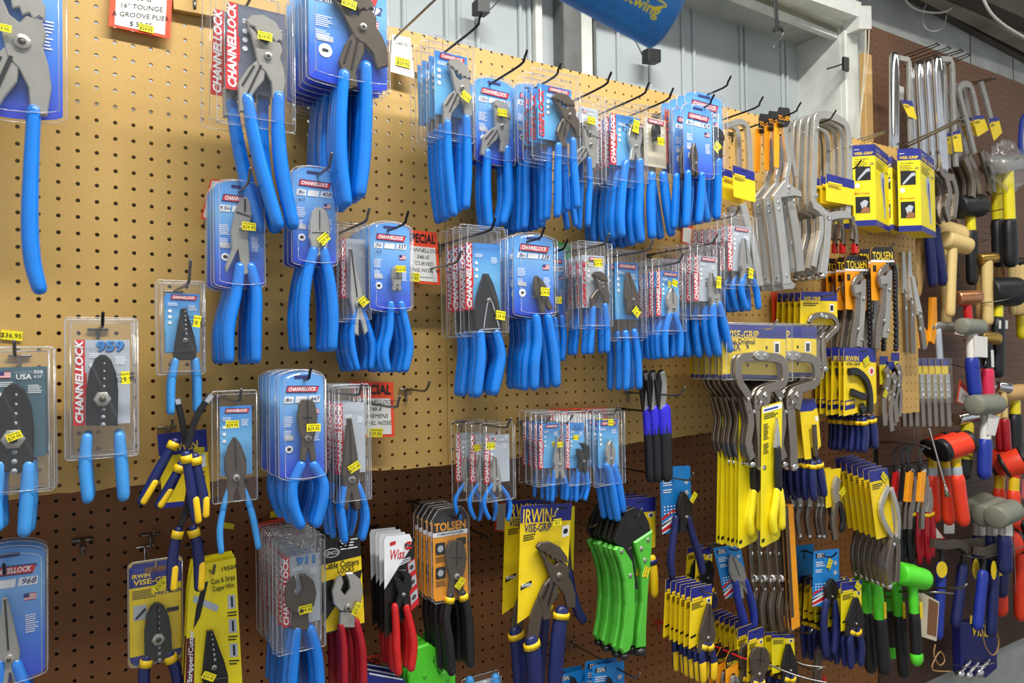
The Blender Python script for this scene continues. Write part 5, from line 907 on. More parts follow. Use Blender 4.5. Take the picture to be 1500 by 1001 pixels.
# slim silver locking pliers and blue tubes
for i,(pts,x) in enumerate([([(1320,370),(1323,430),(1326,515)],0),([(1329,368),(1332,440),(1334,518)],1),([(1334,405),(1344,460),(1351,512)],2)]):
    it=Item('long_reach_pliers',['leftmost of three slim bright long-reach locking pliers','middle of three slim bright long-reach locking pliers','rightmost of three slim bright long-reach locking pliers, leaning'][i],'pliers',pts[0][0],pts[0][1],.0+.03*i); rib(it,'jaws',[(pts[:2],3.5,'bright_steel',0,.008,8)]); rib(it,'handle',[(pts[1:],6,'nickel',.0,.010)]); rivets(it,[(pts[1][0],pts[1][1]+q) for q in(-4,4,22)],2,'chrome',.009); it.done()
for i,(a,b) in enumerate([((1302,345),(1305,385)),((1327,345),(1336,418)),((1361,342),(1366,414)),((1369,336),(1381,412))]):
    it=Item('pry_bar',['leftmost short','second','third','rightmost'][i]+' of four navy-sleeved handles hanging under the cartons','pry bar',a[0],a[1],-.06+.01*i); mb=MB(); r=it.W(a[0],a[1],9)/2; mb.tube([it.p3(a[0],a[1]),it.p3(*b)],r,'navy_grip',.9,12,1); mb.build('grip',it.root); rib(it,'shank',[([(a[0]-3,a[1]-40),(a[0]-1,a[1]-15),a],4,'black_steel',-.003,.004)]); it.done()
# orange clamp
it=Item('spring_clamp','bright orange plastic spring clamp behind the slim silver pliers','clamp',1364,440,-.06); flat(it,'body',[([(1360,436),(1367,436),(1368,480),(1364,505),(1357,500),(1359,480)],'amber_card',0,.012),([(1337,484),(1352,480),(1360,490),(1356,508),(1338,512)],'amber_card',-.01,.006)]); rivets(it,[(1362,480)],2,'steel',.012); it.done()
# row of clear packs with bright locking pliers
for i in range(8):
    x=1320+i*9.3; it=Item('carded_locking_pliers','clear yellow-carded pack of bright locking pliers, '+['leftmost of eight in the crowded row','second of eight in the crowded row','third of eight in the crowded row','fourth of eight in the crowded row','fifth of eight in the crowded row','sixth of eight in the crowded row','seventh of eight in the crowded row','rightmost of eight in the crowded row'][i],'packaged tool',x,524,-.03+.006*i)
    flat(it,'card',[([(x-5,526),(x+4,526),(x+4,590),(x-4,590)],'yellow_card' if i%3 else 'lemon_card',-.001,.0),([(x-5,526),(x+4,526),(x+4,536),(x-5,536)],'navy_card',.0002,.0006)]); rib(it,'jaws',[([(x-1,548),(x,566),(x+1,584)],5,'bright_steel',.002,.010)]); rib(it,'handle',[([(x,584),(x+1,604),(x+2,625)],5.5,'nickel',.001,.010)]); rivets(it,[(x,560),(x,572),(x+1,580)],1.8,'chrome',.0095)
    mb=MB(); mb.shell(rr(*it.p(x-5.5,592),*it.p(x+4.5,524),.004,2),[(0,-.0015),(.001,-.011),(.003,-.012)],'clear_plastic'); mb.build('blister_shell',it.root); it.done()
for i,(x,y) in enumerate([(1296,540),(1306,548),(1313,535)]):
    it=Item('locking_pliers',['nickel locking pliers with yellow sticker beside the black curved clamp cards','nickel locking pliers, second right of the black curved clamp cards','nickel locking pliers, third right of the black curved clamp cards'][i],'pliers',x,y,.02); rib(it,'jaws',[([(x-2,y),(x+2,y+14),(x-2,y+32)],7,'nickel',.0,.010)]); rib(it,'handle',[([(x,y+28),(x-5,y+50),(x-3,y+84)],6,'nickel',.0,.010)]); rib(it,'lever',[([(x+3,y+26),(x+5,y+50),(x+3,y+76)],4,'nickel',-.003,.006)]); rivets(it,[(x,y+12),(x-1,y+30)],2,'chrome',.0095)
    flat(it,'card',[([(x-7,y-18),(x+5,y-18),(x+5,y+20),(x-6,y+24)],'lemon_card',-.003,-.002),([(x-7,y-18),(x+5,y-18),(x+5,y-6),(x-7,y-6)],'navy_card',-.0018,-.001)]); 
    if i==0: sticker(it,1292,577,60,7,5,y=-.011)
    it.done()
# fan of yellow packs below
for i in range(7):
    x=1286-i*8.2; y=705-i*3.2; ang=.10
    it=Item('carded_pinch_off_pliers','tilted navy-topped yellow pack of curved-jaw pliers, '+['frontmost of the leaning fan','second of the leaning fan','third of the leaning fan','fourth of the leaning fan','fifth of the leaning fan','sixth of the leaning fan','rearmost of the leaning fan'][i],'packaged tool',x,y-18,.13-.022*i)
    c=Card(it,[(x-14,y-14),(x+14,y-20),(x+24,y+78),(x-2,y+86)]); c.base('yellow_card'); c.patch([(0,0),(1,.16)],'navy_card'); c.lines(.1,.2,.7,3,.03,'black_ink'); c.done(); sticker(it,x+8,y-6,-40,9,6,y=-.003)
    rib(it,'jaw',[([(x+20,y+86),(x+6,y+62),(x,y+40),(x+6,y+20),(x+12,y+8)],5,'bright_steel',.002,.011)]); rib(it,'jaw',[([(x+24,y+84),(x+25,y+55),(x+20,y+30),(x+14,y+10)],5,'bright_steel',.004,.013)])
    rib(it,'handle',[([(x+20,y+78),(x+14,y+100),(x+10,y+125),(x+13,y+150)],7,'nickel',.002,.012)]); rib(it,'lever',[([(x+26,y+80),(x+28,y+105),(x+26,y+148)],6,'nickel',-.004,.006)]); rivets(it,[(x+21,y+80),(x+18,y+92)],2,'chrome',.0125); ball(it,'adjusting_screw',(x+13,y+153),3,'chrome',.006); it.done()
# carded pliers left of the fan
it=Item('carded_pliers','nickel pliers with a yellow sticker on an orange-yellow card left of the fan','packaged tool',1222,690,.06); c=Card(it,[(1209,689),(1232,686),(1228,740),(1210,745)]); c.base('yellow_card'); c.done(); rib(it,'jaws',[([(1224,700),(1220,715),(1222,735)],8,'steel',.002,.012)]); rib(it,'handle',[([(1222,735),(1217,760),(1220,790)],6,'nickel',.002,.011)]); grips(it,[[(1227,738),(1232,760),(1230,775)]],7,'black_grip',.012,-.006); sticker(it,1228,720,40,9,6,y=-.013); it.done(2,.03)
for i,x in enumerate((1150,1163,1178,1193)):
    it=Item('blue_handled_pliers','navy-handled pliers with yellow collar, '+['leftmost of four below the nickel clamps','second of four below the nickel clamps','third of four below the nickel clamps','rightmost of four below the nickel clamps'][i],'pliers',x,672,.03+.015*i); rib(it,'jaws',[([(x-2,655),(x,665),(x+1,677)],6,'black_steel',.0,.008)]); grips(it,[[(x+1,678),(x-2,702),(x-1,728)],[(x+4,678),(x+9,700),(x+7,722)]],8,'navy_grip',.014,-.004,band='yellow_grip'); it.done()
for i,x in enumerate((1158,1168,1182,1196,1203)):
    it=Item('locking_pliers','dark nickel locking pliers below the navy handles, '+['leftmost of five','second of five','third of five','fourth of five','rightmost of five with bright screw end'][i],'pliers',x,728,.0+.01*i); rib(it,'jaws',[([(x-2,724),(x+1,735),(x,745)],6,'steel',.0,.010)]); rib(it,'handle',[([(x,742),(x-3,758),(x+1,782)],5,'nickel',.0,.010)]); ball(it,'adjusting_screw',(x+1,785),2.6,'chrome',.005); rivets(it,[(x,740)],1.8,'chrome',.0095); it.done()
# welded steel clamps behind the needle cards
for i in range(5):
    x=1096+i*13; it=Item('locking_clamp','long dark nickel clamp hanging between the needle cards and the bottom packs, '+['leftmost of five','second of five','third of five','fourth of five','rightmost of five'][i],'clamp',x,770,.0+.012*i)
    rib(it,'arm',[([(x,762),(x+1,800),(x+4,850)],8,'nickel',.0,.010)]); rib(it,'handle',[([(x+3,848),(x+8,865),(x+4,890),(x+8,925)],7,'nickel',.0,.011)]); rib(it,'lever',[([(x+9,850),(x+13,875),(x+12,915)],4,'dark_steel',-.004,.005)]); rivets(it,[(x+3,850),(x+8,862),(x+2,810)],2.2,'chrome',.0105); ball(it,'swivel_pad',(x+6,846),4,'chrome',.010); it.done()
it=Item('hacksaw_blade_pack','tall narrow yellow-orange card with a dark blade leaning beside the nickel clamps','packaged tool',1160,745,.07); c=Card(it,[(1150,742),(1162,738),(1172,918),(1160,924)]); c.base('amber_card'); c.patch([(0,0),(.35,.9)],'dark_steel'); c.done(); it.done(3,.012)
# blue star cards at right
it=Item('carded_diagonal_cutters','leaning blue star-spangled card with silver-nosed cutters and blue-black handles','packaged tool',1062,802,.06); ideal(it,[(1045,803),(1084,797),(1097,866),(1062,878)]); tool_on(it,('diagonal',(1066,812),(1079,850),'steel',[[(1073,852),(1076,875),(1084,905),(1087,926)],[(1087,850),(1093,870),(1099,895),(1100,914)]],9,'cobalt',{'wide':1.}),.014,-.01); it.done()
hook('thin bright wire hook over the leaning blue card',(1068,804),.06,tip=(1094,802),mat_='wire')
it=Item('carded_diagonal_cutters','blue star-spangled card with black cutters hung near the green mallets','packaged tool',1212,812,.06); ideal(it,[(1192,808),(1229,804),(1229,886),(1190,889)]); tool_on(it,('diagonal',(1213,846),(1212,872),'black_steel',[[(1206,880),(1202,905),(1203,935),(1205,956)],[(1217,880),(1220,905),(1219,935),(1217,952)]],9,'navy_grip',{'wide':1.4}),.014,-.01); sticker(it,1214,826,60,9,6,y=-.003); it.done()
hook('dark hook with bright tip across the upright blue card',(1204,814),.06,tip=(1236,813),mat_='dark_wire')
it=Item('carded_diagonal_cutters','dark blue card deep in the shadow behind the orange blade pack','packaged tool',1178,800,-.06); c=Card(it,[(1166,800),(1192,797),(1192,850),(1168,852)]); c.base('ideal_card'); c.done(); grips(it,[[(1178,850),(1178,880),(1176,920)]],10,'black_grip',.014,-.006); it.done()
# navy-topped rows at the bottom
def irow(desc,w,cn,tool,n,step,body='yellow_card',small=True,th=.012,top=.22,stk=None):
    it=Item('carded_pliers',desc,'packaged tool',(cn[0][0]+cn[1][0])/2,cn[0][1]+3,w); c=Card(it,cn); irwin(c,top,body=body,small=small); c.done(); tool_on(it,tool,th,-.009)
    if stk: sticker(it,*stk,9,6,y=-.003)
    return it.done(n,step)
def tl(kind,x,y,x2,y2,hl,hm='dark_steel',gm='navy_grip',w=8,wide=1.2,lower=None):
    return (kind,(x,y),(x2,y2),hm,[[(x2-4,y2+10),(x2-8,y2+25),(x2-7,y2+hl*.6),(x2-6,y2+hl)],[(x2+4,y2+10),(x2+8,y2+25),(x2+10,y2+hl*.6),(x2+9,y2+hl-4)]],w,gm,{'band':'yellow_grip','wide':wide,'lower':lower})
irow('navy-topped yellow card with hook-nosed pliers, long row under the blue card',.13,[(1012,862),(1043,856),(1042,932),(1009,952)],tl('longnose',1034,883,1031,932,62,lower='yellow_grip',w=9),6,.0155)
hook('thick bright hook running over the navy-topped row under the blue card',(1028,866),.13,tip=(1053,869),base=LB,mat_='wire',up=.006)
irow('navy-topped yellow card with black pliers, right row at the bottom',.12,[(1096,926),(1118,918),(1118,990),(1094,1000)],tl('lineman',1109,946,1106,985,50),2,.03)
irow('small navy-topped yellow card in the rear bottom row',.05,[(1076,912),(1096,905),(1094,960),(1076,968)],tl('longnose',1086,925,1085,955,45),6,.016)
def otol(desc,w,x,y,n,step):
    it=Item('carded_pliers',desc,'packaged tool',x+8,y,w); c=Card(it,[(x,y+4),(x+18,y-2),(x+18,y+62),(x,y+66)]); c.base('amber_card',[(.3,0),(1,.02),(1,1),(0,1),(0,.18)]); c.patch([(.3,0),(1,.02),(1,.3),(0,.4),(0,.18)],'black_card'); c.text('TOLSEN',.5,.3,.2,'yellow_ink',.84); c.patch(ellp(.6,.62,.2,.08,10),'black_card'); c.done(); tool_on(it,('lineman',(x+9,y+36),(x+9,y+56),'steel',[[(x+6,y+62),(x+4,y+80)],[(x+12,y+62),(x+14,y+80)]],6,'black_grip'),.01,-.008); it.done(n,step)
otol('black-topped orange card in the small diagonal row at the bottom',.10,1063,952,3,.026)
hook('red wire hook tip between the bottom orange cards',(1072,958),.10,tip=(1100,962),base=LB,mat_='red_grip',up=.002)
irow('broad yellow card with dark pliers at the bottom right of the rows',.06,[(1130,930),(1163,930),(1165,980),(1131,988)],tl('longnose',1150,942,1152,980,50,hm='black_steel',wide=1.6),4,.022,body='lemon_card',top=.1)
irow('navy-topped lemon card beside the green mallets with dark pliers',.09,[(1232,854),(1262,850),(1262,912),(1232,926)],tl('longnose',1249,874,1248,912,62,hm='black_steel',wide=1.8),5,.02,body='lemon_card',stk=(1256,859,-40))
irow('dim yellow card hanging behind the upright blue card',-.02,[(1188,850),(1206,846),(1204,906),(1184,910)],tl('diagonal',1198,880,1198,905,60,hm='black_steel'),3,.02)
irow('yellow card and dark pliers behind the spread navy handles',.0,[(1020,806),(1044,800),(1042,850),(1018,856)],tl('crimp',1034,820,1033,850,40,hm='black_steel',w=7),2,.03)
it=Item('utility_knife','grey-bodied knife with a pointed bright tip hanging at the bottom','knife',1196,950,.02); rib(it,'body',[([(1197,952),(1195,975),(1192,1005)],9,'dark_steel',.0,.010)]); flat(it,'blade',[([(1196,945),(1201,946),(1198,962),(1194,960)],'chrome',.003,.006)]); flat(it,'button',[([(1200,988),(1205,988),(1205,996),(1200,996)],'red_grip',.01,.013)]); it.done()
for ds,pts in (('bright wire fork crossing the bottom in front of the yellow cards',[(1118,970,.05),(1150,984,.1),(1180,994,.14),(1212,1001,.18)]),('second bright wire crossing at the bottom near the knife',[(1140,958,0.),(1176,974,.06),(1208,978,.1)]),('thin wire arm above the knife at the bottom',[(1160,968,0.),(1190,982,.08),(1205,978,.1)]),('bright hook between the lemon rows, tip at right',[(1165,924,-.05),(1184,928,.05),(1190,922,.06)])):
    wire('wire_hook',ds,pts,.0024,'wire','hook')
# TOLSEN pliers on a bar
wire('hanging_bar','dark curved bar carrying the orange-handled pliers',[(1270,650,-.12),(1310,648,-.02),(1345,652,.06),(1362,658,.10)],.003,'wire','hanging bar')
for i,(x,m) in enumerate([(1312,'red_grip'),(1323,'black_grip'),(1331,'amber_card'),(1349,'amber_card')]):
    it=Item('hanging_pliers',['red-handled black pliers hanging from the curved bar','black pliers hanging from the curved bar next to the red-handled pair','orange-handled pliers hanging from the curved bar, left one','orange-handled pliers hanging from the curved bar, right one'][i],'pliers',x,655,-.02+.03*i)
    flat(it,'hanger_loop',[([(x-2,680),(x-5,668),(x-2,658),(x+5,652),(x+7,654),(x+1,661),(x-1,668),(x+1,680)],'black_grip',0,.002)]); flat(it,'jaw',[(ellp(x+1,690,6,10,12),'black_steel',.0,.010)]); rib(it,'handle',[([(x-1,690),(x-3,712),(x-5,735)],7,m,.0,.012)]); rib(it,'lever',[([(x+5,695),(x+7,715),(x+1,745),(x,775)],5,'nickel',-.003,.007)]); rivets(it,[(x+1,690)],2.2,'chrome',.010); it.done()
for i in range(6):
    x=1292+i*13; it=Item('hanging_pliers','dark-gripped pliers in the shadowed row under the orange handles, '+['leftmost of six','second of six','third of six','fourth of six','fifth of six','rightmost of six'][i],'pliers',x,720,-.06+.01*i); rib(it,'jaws',[([(x,716),(x+3,735),(x,752)],7,'steel',.0,.009)]); grips(it,[[(x,752),(x-1,790),(x+2,822)],[(x+5,750),(x+8,780),(x+7,812)]],7,'black_grip' if i<4 else 'crimson_grip',.012,-.004,band='yellow_grip' if i%2 else None); it.done()
# ---------------------------------------------------------------- hammers and mallets on the right
N='none'
DB=lambda a,b,r,dw=.02:cylhead(a,b,r,'orange_rubber','black_grip',.30,dw)
hammer('dead_blow_hammer','orange dead-blow hammer with black face, leftmost of three in the row',-.05,DB((1366,660),(1380,646),8),[(1366,668),(1367,710),(1370,758)],9,[(0,.3,'yellow_grip',.8),(.25,.42,'silver_card',.85),(.4,1,'orange_rubber',1.15)])
hammer('dead_blow_hammer','orange dead-blow hammer with black face, middle of three in the row',.01,DB((1376,662),(1398,645),8.5),[(1384,668),(1387,710),(1390,760)],10,[(0,.3,'yellow_grip',.8),(.25,.42,'silver_card',.85),(.4,1,'orange_rubber',1.15)])
hammer('dead_blow_hammer','orange dead-blow hammer with black face, rightmost of three in the row',.07,DB((1388,662),(1411,646),9),[(1400,665),(1404,710),(1411,762)],10,[(0,.3,'yellow_grip',.8),(.25,.42,'silver_card',.85),(.4,1,'orange_rubber',1.15)])
for i,(x,y) in enumerate([(1465,676),(1486,679)]):
    hammer('dead_blow_hammer',['orange dead-blow hammer near the right edge, left one of the pair','orange dead-blow hammer near the right edge, right one of the pair'][i],-.04+.07*i,DB((x-2,y+6),(x+3,y-8),9,.03),[(x+1,y+10),(x-1,y+45),(x,y+85)],9,[(0,.15,'orange_rubber',1),(.12,.5,'yellow_grip',.9),(.45,1,'orange_rubber',1.1)],label=([(x+3,y+22),(x+14,y+22),(x+14,y+52),(x+3,y+50)],'red_grip'))
for i,(x,y,y2) in enumerate([(1466,850,893),(1496,800,900)]):
    hammer('dead_blow_hammer',['orange hammer handle hanging low behind the wooden-looped hammers','orange hammer at the lower right frame edge'][i],-.04,DB((x+2,y-50),(x+16,y-58),9,.02) if i==0 else DB((x,y-20),(x+12,y-28),12,.02),[(x,y-45),(x-1,y),(x,y2)],11,[(0,1,'orange_rubber',1)])
GM=lambda a,b,r:cylhead(a,b,r,'grey_rubber',None,0,.0)
def gm(desc,w,a,b,r,h,lab,g='navy_grip'): hammer('rubber_mallet',desc,w,GM(a,b,r),h,10,[(0,.5,'white_card',.9),(.42,1,g,1.15)],'mallet',label=(lab,'white_card'))
gm('grey rubber mallet with white label and blue grip, upper right',.02,(1408,478),(1436,480),6.5,[(1424,485),(1424,530),(1428,574)],[(1419,492),(1439,494),(1439,524),(1420,523)],'cobalt')
gm('grey rubber mallet with torn white label, centre right under the red 19 tag',.04,(1426,594),(1460,592),8,[(1445,600),(1443,650),(1442,693)],[(1440,606),(1457,610),(1450,638),(1438,636)],'cobalt')
for i,(a,b) in enumerate([((1420,750),(1446,736)),((1438,757),(1466,743)),((1457,759),(1484,747))]):
    x=(a[0]+b[0])/2; gm(['leftmost of three grey rubber mallets in the lower right row','middle of three grey rubber mallets in the lower right row','rightmost of three grey rubber mallets in the lower right row'][i],-.03+.055*i,a,b,8.5,[(x,753),(x+1,790),(x+2,832)],[(x-5,764),(x+5,765),(x+5,784),(x-5,783)])
# yellow sledge style hammers
for i,x in enumerate((1459,1476)):
    hammer('framing_hammer',['yellow-handled hammer with black ribbed grip, left of the bagged pair','yellow-handled hammer with black ribbed grip, right of the bagged pair'][i],-.04+.06*i,cylhead((x-14,244),(x+18,238),6,'steel',None,0,.0),[(x,250),(x+2,300),(x+5,382)],9,[(0,.7,'yellow_tool',1),(.62,1,'black_grip',1.25)])
it=Item('plastic_bag','crumpled clear plastic bag wrapped round the yellow hammer heads','bag',1475,235,.03); mb=MB(); random.seed(5)
v=[];f=[]; c0=it.p(1478,243); rx_=it.W(1478,243,52)/2
for i in range(25):
    for j in range(40):
        t=math.pi*i/24; ph=2*math.pi*j/40; r=1+.09*math.sin(5*ph+3*t)+.07*math.sin(9*t+2*ph+1)+.05*math.sin(13*ph-7*t)+random.uniform(-.02,.02); v.append((c0[0]+rx_*math.sin(t)*math.cos(ph)*r,-.0+.024*math.sin(t)*math.sin(ph)*r,c0[1]+rx_*.62*math.cos(t)*r))
for i in range(24):
    for j in range(40): k=(j+1)%40; f.append((i*40+j,i*40+k,(i+1)*40+k,(i+1)*40+j))
mb.add(v,f,'cellophane',True); mb.build('film',it.root); it.done()
hammer('rubber_mallet','black round mallet head with yellow and black handle below the leaning clamps',-.05,cylhead((1406,303),(1432,302),9,'black_grip',None,0,.01),[(1421,312),(1423,350),(1424,410)],8,[(0,.4,'yellow_tool',1),(.36,1,'black_grip',1.2)],'mallet')
price_tag('tilted orange-framed price card beside the black round mallet',[(1396,302),(1411,312),(1415,338),(1402,326)],-.08,['','',''])
# wooden handled hammers
def wood(desc,w,hd,h,hw=8,m='pale_wood',n=1,name='hammer'): hammer('wooden_mallet' if 'mallet' in desc else 'hammer',desc,w,hd,h,hw,[(0,1,m,1)],'mallet' if 'mallet' in desc else 'hammer',n=n)
wood('big pale wooden mallet with long handle right of the cartons',-.08,cylhead((1372,335),(1398,350),10,'pale_wood',None,0,.02),[(1383,345),(1384,400),(1386,474)],9)
wood('second wooden mallet with shorter handle right of the cartons',-.01,cylhead((1388,350),(1413,362),7,'pale_wood',None,0,.01),[(1396,358),(1394,400),(1392,458)],8)
wood('slanting wooden axe-type handle behind the navy sleeves',-.09,cylhead((1345,334),(1360,334),7,'wood',None,0,.01),[(1352,335),(1348,380),(1341,430)],10,'wood')
wood('brass-headed hammer with pale wooden handle, right one of two',-.02,cylhead((1438,379),(1455,378),4,'brass',None,0,.01),[(1446,385),(1446,420),(1447,470)],9)
wood('brass-headed hammer with darker wooden handle, left one of two',-.06,cylhead((1428,380),(1442,380),4,'brass',None,0,.01),[(1436,387),(1436,430),(1437,472)],8,'wood')
wood('wooden hammer handle behind the black ribbed grips',-.09,cylhead((1457,380),(1472,380),4,'black_steel',None,0,.01),[(1465,385),(1464,410)],11,'wood')
for i,x in enumerate((1481,1488,1496)): wood('slim pale wooden handle at the right frame edge, '+['left of three','middle of three','right of three'][i],-.04+.01*i,cylhead((x-4,385),(x+5,384),3,'black_steel',None,0,.01),[(x,390),(x+1,425),(x+3,457)],6)
hammer('copper_hammer','copper-faced hammer with short red and orange handle stub',-.03,cylhead((1405,437),(1427,436),6,'copper',None,0,.012),[(1417,444),(1418,458),(1419,472)],7,[(0,1,'red_grip',1)])
hammer('rubber_mallet','large black rubber mallet with yellow shaft and ribbed black grip',-.01,cylhead((1454,428),(1480,428),11,'black_grip',None,0,.02),[(1463,440),(1462,490),(1462,545)],8,[(0,.32,'yellow_tool',.9),(.26,1,'black_grip',1.3)],'mallet',label=([(1456,470),(1469,470),(1469,482),(1456,482)],'white_card'))
hammer('brass_hammer','brass-headed hammer with black neck and pink-red grip, right one',.0,cylhead((1438,494),(1456,497),5,'brass',None,0,.01),[(1446,504),(1447,545),(1448,584)],9,[(0,.5,'black_grip',.9),(.42,1,'pink_grip',1.1)],label=([(1444,513),(1448,513),(1449,538),(1445,538)],'white_card'))
hammer('brass_hammer','pink-gripped hammer hidden behind the blue mallet handle',-.05,cylhead((1425,500),(1438,500),4,'brass',None,0,.01),[(1432,506),(1432,545),(1433,582)],9,[(0,.5,'black_grip',.8),(.45,1,'pink_grip',1.1)])
hammer('claw_hammer','white-labelled steel claw head hanging beside the orange spring clamp',-.05,cylhead((1370,478),(1405,480),4,'steel',None,0,.01),[(1374,485),(1377,530),(1381,590)],6,[(0,.6,'silver_card',1),(.55,1,'cobalt',1.3)],label=([(1391,478),(1406,478),(1405,492),(1392,490)],'white_card'))
for i,x in enumerate((1461,1470)):
    hammer('ball_peen_hammer',['ball peen hammer with wooden handle and red-grey grip, left of the pair','ball peen hammer with wooden handle and red-grey grip, right of the pair'][i],-.03+.02*i,cylhead((x-5,566),(x+4,569),4,'chrome',None,0,.012),[(x,572),(x+2,610),(x+5,658)],5.5,[(0,.58,'pale_wood',.9),(.52,1,'crimson_grip',1.3)])
hammer('hammer','yellow-necked hammer with black ribbed grip left of the orange pair at right',-.04,cylhead((1470,578),(1495,574),6,'wood',None,0,.01),[(1487,586),(1487,620),(1487,660)],8,[(0,.4,'yellow_tool',1),(.34,1,'black_grip',1.4)])
hammer('hammer','yellow and black handled hammer behind the white-labelled mallet',-.08,cylhead((1405,615),(1425,608),5,'chrome',None,0,.01),[(1417,620),(1415,660),(1413,694)],9,[(0,.08,'black_grip',1),(.06,.62,'yellow_tool',1.2),(.58,1,'black_grip',1.2)])
it=Item('hacksaw','curved blue saw frame cut off by the right edge above the bagged hammer heads','saw',1498,190,-.04); rib(it,'frame',[([(1504,168),(1496,176),(1493,200),(1494,222),(1500,232)],4,'cobalt',.0,.010),([(1500,176),(1498,200),(1499,224)],2,'white_ink',.002,.008)]); it.done()
hammer('hammer','lemon yellow handle cut by the right frame edge',-.05,cylhead((1488,455),(1502,455),4,'black_steel',None,0,.0),[(1496,460),(1497,490)],8,[(0,1,'yellow_tool',1)])
price_tag('tilted red-framed SPECIAL tag with a big hand-lettered 19',[(1406,556),(1423,573),(1421,598),(1401,589)],-.06,['19.'],top='SPECIAL',tsize=2.2)
price_tag('red-framed tag lettered 37 below the orange hammers',[(1356,764),(1371,773),(1385,790),(1357,789)],-.03,['37'],tsize=1.6)
price_tag('small white price card under the middle orange hammer',[(1383,768),(1398,768),(1398,782),(1383,782)],-.05,['',''],frame=False)
# green mallets
def lime(desc,w,a,b,r,h,hw=10,cap=True):
    hammer('dead_blow_mallet',desc,w,cylhead(a,b,r,'lime',None,0,.01),h,hw,[(0,.42,'lime',1),(.4,.88 if cap else 1,'black_grip',1.15)]+([(.9,1,'lime',1.3)] if cap else []),'mallet',label=([(h[0][0]+2,h[0][1]+22),(h[0][0]+6,h[0][1]+22),(h[0][0]+7,h[0][1]+46),(h[0][0]+3,h[0][1]+46)],'yellow_card'))
lime('lime green dead-blow mallet with capped black grip, rightmost',.06,(1322,842),(1350,848),9,[(1337,858),(1340,910),(1343,966)],9)
lime('lime green dead-blow mallet, second from right',-.0,(1312,838),(1334,842),9,[(1312,858),(1318,915),(1324,985)],10,False)
lime('lime green mallet with short capped grip behind the others',-.07,(1300,834),(1320,838),8,[(1302,858),(1305,905),(1307,955)],10)
lime('lime green mallet handle, left of the pair by the lemon card',.0,(1262,846),(1285,848),7,[(1268,858),(1272,910),(1276,977)],11,False)
lime('lime green mallet handle, right of the pair by the lemon card',.05,(1276,846),(1298,848),7,[(1284,858),(1290,920),(1296,980)],11,False)
# solid steel hammers
def est(desc,w,hd,h,g,lab=None,m='dark_steel'):
    it=hammer('solid_steel_hammer',desc,w,lambda it:rib(it,'head',[(hd,6.5,m,.0,.016)]),h,7,[(0,.3,'black_grip',.6),(.26,1,g,1.25)],label=lab)
est('grey-headed hammer with blue grip and yellow round label, below the red 37 tag',.03,[(1362,795),(1380,798),(1400,796),(1412,806)],[(1380,802),(1378,850),(1374,930)],'cobalt',(ellp(1372,833,8,12,14),'yellow_card'))
est('grey-headed hammer with slate grip and yellow oval label, second in the low row',.01,[(1398,800),(1412,796),(1436,794)],[(1412,802),(1408,850),(1400,912)],'navy_grip',(ellp(1422,832,5,15,14),'yellow_card'))
est('steel hammer with bright blue dimpled grip and pale end ring, third in the low row',.05,[(1425,806),(1440,808),(1456,802)],[(1442,812),(1438,860),(1432,916)],'cobalt',(ellp(1448,834,4,14,12),'yellow_card'))
est('steel hammer with slate blue grip, rightmost of the low row',.04,[(1444,812),(1460,806),(1475,798)],[(1458,814),(1455,860),(1452,926)],'navy_grip',([(1456,826),(1460,826),(1460,842),(1456,842)],'yellow_card'))
est('navy-gripped hammer hanging under the three grey mallets',-.02,[(1455,808),(1470,806),(1486,800)],[(1472,812),(1470,840),(1468,868)],'navy_grip')
it=Item('folded_picture_pack','pale pack with a faded brown picture hanging left of the blue grip','packaged tool',1360,870,.05); c=Card(it,[(1350,868),(1376,882),(1372,940),(1347,932)]); c.base('cream_card'); c.patch([(.4,.05),(.95,.9)],'copper'); c.done(); it.done(2,.02)
it=Item('tool_pouch','dark navy canvas pouch with yellow block lettering, low at right','pouch',1430,900,-.05); flat(it,'pouch',[([(1402,912),(1455,905),(1456,978),(1440,992),(1404,988)],'navy_ink',-.02,.012)],bev=.004); c=Card(it,[(1414,900),(1442,902),(1442,930),(1414,930)],-.013); c.text('VISE',.55,.75,.33,'yellow_ink',.9); c.patch([(.05,0),(.25,0),(.2,.42),(.02,.42)],'yellow_ink'); c.done('lettering'); it.done()
for i,(x,y) in enumerate([(1412,982),(1424,984),(1440,980)]):
    it=Item('socket_bar','bright chrome bar end in the low wire rack, '+['left one','middle one','right one'][i],'tool bar',x,y,-.03); mb=MB(); mb.tube([it.p3(x-6,y+4),it.p3(x+8,y-12)],.006,'chrome',1,10,1); mb.build('bar',it.root); ball(it,'knob',(x-6,y+6),3.5,'chrome',.0); it.done()
wire('string_loop','tan string loop hanging from the slate blue hammer grip',[(1458,920,.04),(1463,940,.04),(1460,955,.04),(1453,960,.04),(1444,948,.04),(1439,930,.04),(1438,922,.04)],.0022,'tan_string','string')
wire('string_loop','tan string tied at the end of the blue grip, low centre right',[(1370,945,.05),(1368,960,.05),(1376,975,.05),(1384,968,.05),(1378,955,.05),(1370,965,.05),(1366,982,.05),(1392,984,.05)],.002,'tan_string','string')
